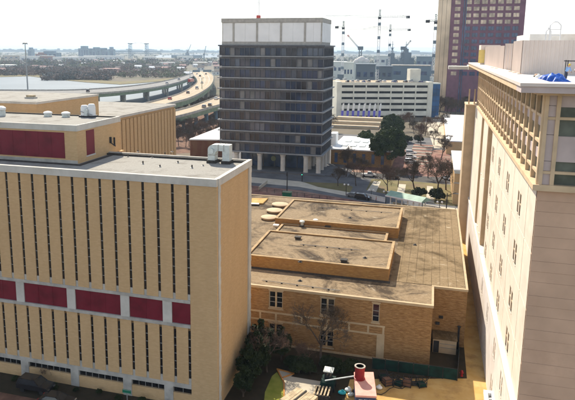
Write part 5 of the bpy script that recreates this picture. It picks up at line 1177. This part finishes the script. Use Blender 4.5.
# stacked bins and frames along the fence
for k, (x, y) in enumerate([(378, 382), (383, 379.5), (387, 384.5), (393, 383.5), (399, 385), (407, 385.5), (413, 384), (421, 386)]):
    c = gz(x, y); m = 'steel_dark'; t = thing('wire_cage', 'dark wire cage bin along the green site fence, '+ORD[k], 'cage', c, 'wire cages along the site fence', .3*k)
    mb = MB(); w, h = .55, 1.0+.2*(k % 2)
    for sx in (-w, w):
        for sy in (-w, w): mb.tube((sx, sy, 0), (sx, sy, h), .045, .045, 4)
    for z in (.15, h*.55, h):
        for sx in (-w, w): mb.tube((sx, -w, z), (sx, w, z), .04, .04, 4); mb.tube((-w, sx, z), (w, sx, z), .04, .04, 4)
    mb.build('frame', m, t); B(-w*.9, w*.9, -w*.9, w*.9, .12, .2+.35*(k % 3)).build('contents', ['tar', 'green_net', 'mulch'][k % 3], t)
for k, (x, y, m, lab) in enumerate([(342, 394, 'teal', 'teal sack left of the blue cabin'), (348, 391, 'white_paint', 'white sack pile left of the blue cabin, larger'), (379, 389, 'white_paint', 'white sack right of the pink roof'), (351, 396, 'galv', 'grey sack touching the blue cabin')]):
    c = gz(x, y); t = thing('sack', lab, 'sack', c); MB().sphere((c.x, c.y, .3), .45, 9, .75).build('bag', m, t, smooth=True); t.scale = (1.25-.12*k, .8+.1*k, .75); t.rotation_euler = (0, .1*k, .7*k); MB().tube((c.x, c.y, .6), (c.x+.1, c.y, .8), .12, .18, 8).build('tied_neck', m, t)
for k in range(5):
    c = gz(432+5*k, 384+1.2*k); t = thing('rubble_heap', ['pale rubble heap at the fence foot, leftmost', 'small pale rubble heap at the fence foot, second', 'pale plank scraps at the fence foot, middle', 'pale rubble heap at the fence foot, fourth', 'rubble heap at the fence corner'][k], 'rubble', c)
    for j in range(5):
        a = rnd.uniform(0, 3); w = rnd.uniform(.15, .5); o = B(-w, w, -.1, .1, 0, .12).build('plank', 'plank' if j % 2 else 'path', t); o.location = (rnd.uniform(-.7, .7), rnd.uniform(-.4, .4), .05+.1*j); o.rotation_euler = (rnd.uniform(-.3, .3), rnd.uniform(-.2, .2), a)
hs = thing('hose', 'black hose snaking over the sunlit dirt from the pink-roofed cabin', 'hose', gz(377, 394)); mb = MB(); pp_ = [gz(377+4.2*k, 394-1.2*k+2.2*math.sin(k*1.3)) for k in range(16)]
for p, q in zip(pp_, pp_[1:]): mb.tube(p+Vector((0, 0, .06)), q+Vector((0, 0, .06)), .05, .05, 5)
mb.build('hose_line', 'tar', hs); MB().tube(pp_[-1]+Vector((0, 0, .06)), pp_[-1]+Vector((.35, .1, .1)), .07, .05, 8).build('nozzle', 'chrome', hs)
# hydrant-like red post and metal door of the wing
c = gz(461.5, 376); hy = thing('fire_hydrant', 'small red fire hydrant at the end of the green fence', 'hydrant', c); MB().lathe(c, [(.22, 0), (.22, .08), (.15, .1), (.15, .65), (.2, .68), (.18, .8), (.05, .92)], 12).build('barrel', 'tank_red', hy); MB().tube(c+Vector((-.28, 0, .5)), c+Vector((.28, 0, .5)), .08, .08, 8).build('outlet', 'tank_red', hy)
q0, q1 = gy(437, 345, 91.0), gy(456, 352, 91.0)
kg = thing('lean_to', 'tan lean-to shed against the brick wing', 'lean-to', (q0.x, 91, 0)); B(1.9, 5.3, 90.6, 93.38, 0, 2.2).build('wall', 'tan_shaft', kg); B(1.8, 5.4, 90.45, 93.38, 2.2, 2.35).build('roof', 'deck_roof', kg); B(2.0, 2.8, 90.55, 90.62, .05, 1.9).build('door', 'steel_dark', kg)
for z in (.9, 1.5): B(2.9, 5.2, 90.56, 90.6, z, z+.07).build('rib', 'metal_bar', kg)
c = gz(457.5, 349); pp = thing('vent_stack', 'dark vertical vent stack beside the brick wing', 'stack', c); MB().tube(c, c+Vector((0, 0, 3.6)), .16, .16, 8).build('pipe', 'steel_dark', pp); MB().lathe(c+Vector((0, 0, 3.6)), [(.28, 0), (.28, .12), (.05, .25)], 8).build('cap', 'steel_dark', pp)
# white canopy at the bottom right, fixed to the hotel podium
zt = 3.4; k0, k1 = gz(483.5, 389.5, zt), gz(505, 392.5, zt)
wc = thing('entrance_canopy', 'white framed entrance canopy against the cream wall at the bottom edge', 'canopy', (8, k0.y-5, 0))
y1 = k0.y; x0 = k0.x; x1 = 9.2
for (a, b, c, d) in ((x0, x1, y1-.6, y1), (x0, x1, y1-6, y1-5.4), (x0, x0+.45, y1-5.4, y1-.6), (x1-.35, x1, y1-5.4, y1-.6)): B(a, b, c, d, zt-.5, zt).build('frame', 'white_paint', wc)
B(x0+.45, x1-.35, y1-5.4, y1-.6, zt-.45, zt-.38).build('panel', 'metal_bar', wc)
for k in range(4): B(x0+.45, x1-.35, y1-1.6-1.1*k, y1-1.45-1.1*k, zt-.38, zt-.2).build('bar', 'white_paint', wc)
for (x, y) in ((x0+.2, y1-.3), (x0+.2, y1-5.7)): B(x-.12, x+.12, y-.12, y+.12, 0, zt-.5).build('post', 'white_paint', wc)
# green street sign
c = gy(127, 392, 64.6); sg_ = thing('street_sign', 'blank green street sign on a post before the slit-window facade', 'sign', (c.x, 64.6, 0)); MB().tube((c.x, 64.6, 0), (c.x, 64.6, c.z), .06, .06, 8).build('post', 'metal_bar', sg_); B(c.x-.6, c.x+.6, 64.5, 64.55, c.z-.15, c.z+.38).build('panel', 'sign_green', sg_)
B(c.x-.56, c.x+.56, 64.49, 64.5, c.z-.11, c.z-.08).box(c.x-.56, c.x+.56, 64.49, 64.5, c.z+.31, c.z+.34).build('border', 'galv', sg_)

# ================================================================== STREET FURNITURE IN THE PLAZA
gbx = gz(287, 197.5); g_ = thing('utility_cabinet', 'green utility cabinet beside the brick track', 'cabinet', gbx); B(gbx.x-1.3, gbx.x+1.3, gbx.y-.8, gbx.y+.8, 0, 1.7).build('body', 'sign_green', g_); B(gbx.x-1.4, gbx.x+1.4, gbx.y-.9, gbx.y+.9, 1.7, 1.85).build('lid', 'girder_green', g_); B(gbx.x-.03, gbx.x+.03, gbx.y-.83, gbx.y-.8, .2, 1.6).build('door_gap', 'steel_dark', g_)
def signal(label, x, yb, yt, lit):
    c = gz(x, yb); D = math.hypot(c.x, c.y); z = gd(x, yt, D).z; t = thing('signal_pole', label, 'pole', c); MB().tube(c, (c.x, c.y, z), .2, .14, 8).build('post', 'steel_dark', t)
    B(c.x-.25, c.x+.25, c.y-.3, c.y-.12, z-1.3, z-.1).build('signal_head', 'steel_dark', t)
    for k in range(3): MB().tube((c.x, c.y-.34, z-.3-.38*k), (c.x, c.y-.3, z-.3-.38*k), .15, .15, 10).build('lens', 'signal_green' if (lit and k == 2) else 'steel_dark', t)
signal('tall dark pole on the footpath in front of the tower', 287, 192, 172, False); signal('traffic light with green lens under the right tower column', 302, 181.5, 171.5, True)
for k, (x, yb, yt, lab) in enumerate(((371, 199, 189.5, 'twin-globe lamp post at the left end of the tram shelter wall'), (385.5, 204, 191, 'twin-globe lamp post beside the green shelter roof'), (422, 211, 198.5, 'twin-globe lamp post at the right end of the tram shelter'), (439, 215, 201.5, 'twin-globe lamp post right of the tram shelter by the pale path'), (346, 195, 184, 'twin-globe lamp post on the footpath corner by the lawn'))):
    c = gz(x, yb); z = gd(x, yt, math.hypot(c.x, c.y)).z; t = thing('street_lamp', lab, 'street lamp', c, 'twin-globe lamps by the tram line')
    MB().tube(c, (c.x, c.y, z-.3), .13, .08, 8).tube((c.x-.6, c.y, z-.5), (c.x+.6, c.y, z-.5), .06, .06, 6).build('post', 'steel_dark', t)
    for s in (-1, 1): MB().sphere((c.x+s*.6, c.y, z-.2), .3, 8).build('globe', 'white_paint', t)
c = gz(446, 214); t = thing('catenary_pole', 'leaning-arm tram line pole right of the lamps', 'pole', c); MB().tube(c, c+Vector((0, 0, 6)), .16, .12, 8).build('post', 'steel_dark', t); MB().tube(c+Vector((0, 0, 5.2)), c+Vector((2.4, .8, 6.2)), .08, .06, 6).build('arm', 'steel_dark', t)
# railing along the footpath
ral = thing('railing', 'thin dark railing of posts along the footpath below the tower', 'railing', gz(262, 193))
ps_ = [gz(252+7.5*k, 190.5+.9*k+.01*k*k) for k in range(12)]
for p, q in zip(ps_, ps_[1:]):
    MB().tube(p, p+Vector((0, 0, 1.3)), .07, .07, 6).build('post', 'steel_dark', ral); MB().tube(p+Vector((0, 0, 1.25)), q+Vector((0, 0, 1.25)), .04, .04, 5).build('rail', 'steel_dark', ral)
B(*(lambda p: (p.x-1.5, p.x-1.2, p.y, p.y+10))(gz(263, 190)), 0, 1.1).build('kerb_wall', 'path', ral)

# ================================================================== PEOPLE
def body_mesh(joints, name):
    """joints: dict name->(pos, radius); edges list"""
    J, E_ = joints; me = bpy.data.meshes.new(name); ks = list(J); me.from_pydata([J[k][0] for k in ks], [(ks.index(a), ks.index(b)) for a, b in E_], []); me.update()
    o = bpy.data.objects.new(name, me); COL.objects.link(o); sk = o.modifiers.new('s', 'SKIN'); sb_ = o.modifiers.new('d', 'SUBSURF'); sb_.levels = 1; sb_.render_levels = 1
    for i, k in enumerate(ks):
        v = me.skin_vertices[0].data[i]; r = J[k][1]; v.radius = r if isinstance(r, tuple) else (r, r); v.use_root = k == 'pelvis'
    dg = bpy.context.evaluated_depsgraph_get(); ev = o.evaluated_get(dg); nm = bpy.data.meshes.new_from_object(ev); bpy.data.objects.remove(o); nm.name = name
    return nm
def person_mesh(lean=0., arms='down', step=.12):
    s = math.sin(lean); c = math.cos(lean)
    def T(x, y, z):                       # lean the upper body forward (towards -y) about the hips
        if z <= .95: return (x, y, z)
        return (x, y*c-(z-.95)*s, .95+(z-.95)*c+y*s)
    J = dict(pelvis=(T(0, 0, .95), (.16, .12)), waist=(T(0, 0, 1.12), (.145, .105)), chest=(T(0, 0, 1.33), (.18, .12)), neck=(T(0, 0, 1.5), .06), head0=(T(0, -.01, 1.6), (.08, .095)), head1=(T(0, -.01, 1.72), (.075, .09)))
    E_ = [('pelvis', 'waist'), ('waist', 'chest'), ('chest', 'neck'), ('neck', 'head0'), ('head0', 'head1')]
    for q, sg in (('l', -1), ('r', 1)):
        st = step*sg
        J.update({'hip'+q: ((sg*.1, 0, .88), .095), 'knee'+q: ((sg*.12, -.03+st*.5, .48), .065), 'ank'+q: ((sg*.12, .02+st, .09), .045), 'toe'+q: ((sg*.14, -.16+st, .04), .04),
                  'sho'+q: (T(sg*.2, 0, 1.42), .07)})
        if arms == 'down': J.update({'elb'+q: (T(sg*.27, .02, 1.13), .05), 'wri'+q: (T(sg*.27, -.08, .9), .035), 'han'+q: (T(sg*.27, -.12, .8), .04)})
        else: J.update({'elb'+q: (T(sg*.27, -.2, 1.2), .05), 'wri'+q: (T(sg*.2, -.42, 1.15), .035), 'han'+q: (T(sg*.19, -.5, 1.14), .04)})
        E_ += [('pelvis', 'hip'+q), ('hip'+q, 'knee'+q), ('knee'+q, 'ank'+q), ('ank'+q, 'toe'+q), ('chest', 'sho'+q), ('sho'+q, 'elb'+q), ('elb'+q, 'wri'+q), ('wri'+q, 'han'+q)]
        for f in range(4):
            hx, hy, hz = J['han'+q][0]; J[f'f{f}'+q] = ((hx+(f-1.5)*.018, hy-.05, hz-.055+.01*abs(f-1.5)), .009); E_.append(('han'+q, f'f{f}'+q))
        hx, hy, hz = J['wri'+q][0]; J['th'+q] = ((hx-sg*.05, hy-.05, hz-.05), .011); E_.append(('wri'+q, 'th'+q))
    me = body_mesh((J, E_), 'person_body'); 
    for m in ('skin', 'shirt_blue', 'trouser'): me.materials.append(M[m])
    hd = Vector(J['neck'][0]); hands = [Vector(J['han'+q][0]) for q in 'lr']
    for p in me.polygons:
        ce = p.center; p.use_smooth = True
        if (ce-Vector(J['head1'][0])).length < .16 or (ce-Vector(J['head0'][0])).length < .13: p.material_index = 0
        elif any((ce-h).length < .13 for h in hands): p.material_index = 0
        elif ce.z < .97: p.material_index = 2
        else: p.material_index = 1
    return me, Vector(J['head1'][0])
PM = {}
def person(loc, rz, label, shirt, trouser, key=('s', 0., 'down'), hat=None, hair='bark', group=None):
    if key not in PM: PM[key] = person_mesh(key[1], key[2])
    me, hp = PM[key]; t = thing('person', label, 'person', loc, group, rz); o = bpy.data.objects.new('body', me); COL.objects.link(o); o.parent = t
    for i, m in enumerate(('skin', shirt, trouser)): o.material_slots[i].link = 'OBJECT'; o.material_slots[i].material = M[m]
    h = MB(); h.lathe((hp.x, hp.y+.01, hp.z-.02), [(.105, 0), (.112, .05), (.09, .11), (.03, .145)], 12)
    if hat: h.lathe((hp.x, hp.y-.03, hp.z+.0), [(.15, 0), (.15, .015)], 12)
    h.build('helmet' if hat else 'hair', hat or hair, o, smooth=True)
    f = MB(); f.sphere((hp.x-.03, hp.y-.1, hp.z-.05), .012, 4).sphere((hp.x+.03, hp.y-.1, hp.z-.05), .012, 4).box(hp.x-.025, hp.x+.025, hp.y-.105, hp.y-.095, hp.z-.13, hp.z-.12); f.build('face_marks', 'cloth_dark', o)
    MB().extr([Vector((hp.x-.012, hp.y-.09, hp.z-.1)), Vector((hp.x+.012, hp.y-.09, hp.z-.1)), Vector((hp.x, hp.y-.125, hp.z-.09)),], (0, 0, 0), (0, .0, .04)).build('nose', 'skin', o)
    return t
wk = gz(567, 81.5, 42.0)
person(wk+Vector((0, .8, 0)), .5, 'worker in light blue shirt and yellow helmet bending over the blue tarp', 'shirt_blue', 'trouser', ('w', .5, 'fwd'), 'yellow')
person(wk+Vector((1.0, .2, 0)), -.6, 'worker in pale vest beside the one in the yellow helmet', 'hi_vis', 'trouser', ('v', .25, 'fwd'), 'white_paint')
for (x, y, sh_, lab) in ((367, 201, 'cloth_dark', 'person in dark coat walking left of the tram shelter'), (376, 202.5, 'cloth_red', 'person in red top walking left of the tram shelter'), (434, 213, 'cloth_dark', 'person in dark coat standing right of the tram shelter'), (441, 214.5, 'cloth_white', 'person in white top right of the tram shelter'), (449, 215, 'cloth_dark', 'person in dark coat walking on the pale path by the tram line'), (455, 214.5, 'cloth_red', 'person in red top on the pale path by the tram line')):
    person(gz(x, y), rnd.uniform(0, 6), lab, sh_, 'trouser')
# blue tarp over a heap
p0, p1 = gz(541, 81.5, 42), gz(566, 83, 42)
tp = thing('blue_tarp', 'crumpled blue tarp over materials on the white roof edge', 'tarp', (p0+p1)/2)
bm = bmesh.new(); bmesh.ops.create_grid(bm, x_segments=30, y_segments=16, size=1)
Lx = (p1-p0).length/2; rg = random.Random(4)
from mathutils import noise
for v in bm.verts:
    x, y = v.co.x, v.co.y; r = max(0, 1-(abs(x)**3)*.95)*max(0, 1-abs(y)**3); n_ = noise.noise(Vector((x*3.1, y*2.3, 1.7)))*.3+noise.noise(Vector((x*9, y*7, .3)))*.1
    v.co = Vector((x*Lx*(1+.05*n_), y*1.05+.25*noise.noise(Vector((x*4, 0, 9))), max(.01, r*(.78-.18*x+.8*n_))))
me = bpy.data.meshes.new('cover'); bm.to_mesh(me); bm.free(); me.materials.append(M['tarp']); me.polygons.foreach_set('use_smooth', [True]*len(me.polygons))
o = bpy.data.objects.new('cover', me); COL.objects.link(o); o.parent = tp; tp.rotation_euler = (0, 0, math.atan2((p1-p0).y, (p1-p0).x))
for k in range(3): B(-Lx*.6+Lx*.6*k, -Lx*.6+Lx*.6*k+.5, -1.15, -.95, 0, .12).build('weight', 'tar', tp)
c = gz(538, 79, 42); t = thing('roof_bag', 'small white bag at the left end of the blue tarp', 'bag', c); MB().sphere((c.x, c.y, 42.22), .32, 8, .7).build('bag', 'white_paint', t, smooth=True); MB().tube((c.x, c.y, 42.4), (c.x+.05, c.y, 42.55), .08, .12, 6).build('tied_neck', 'white_paint', t)
c = gz(573, 79, 42)
t = thing('scaffold_frame', 'dark scaffold frame behind the workers at the right edge', 'scaffold', c)
for dx in (-.5, 1.6):
    for dy in (.8, 2.0): MB().tube((c.x+dx, c.y+dy, 42), (c.x+dx, c.y+dy, 44.0), .05, .05, 6).build('post', 'steel_dark', t)
for dy in (.8, 2.0): MB().tube((c.x-.7, c.y+dy, 43.9), (c.x+1.8, c.y+dy, 43.9), .05, .05, 6).build('rail', 'steel_dark', t)

# ================================================================== HAZE
hz = B(-26000, 26000, -800, 26000, -1, 125).build('haze', 'concrete')
m = bpy.data.materials.new('haze_air'); m.use_nodes = True; n = m.node_tree.nodes; n.clear(); o_ = n.new('ShaderNodeOutputMaterial'); pv = n.new('ShaderNodeVolumePrincipled')
pv.inputs['Color'].default_value = (.62, .8, 1, 1); pv.inputs['Density'].default_value = 1.0e-4; pv.inputs['Anisotropy'].default_value = .3
m.node_tree.links.new(pv.outputs[0], o_.inputs['Volume']); hz.data.materials.clear(); hz.data.materials.append(m)
tag(hz, 'thin pale blue haze in the air over the river and harbour', 'haze', kind='stuff')
hz.visible_shadow = True
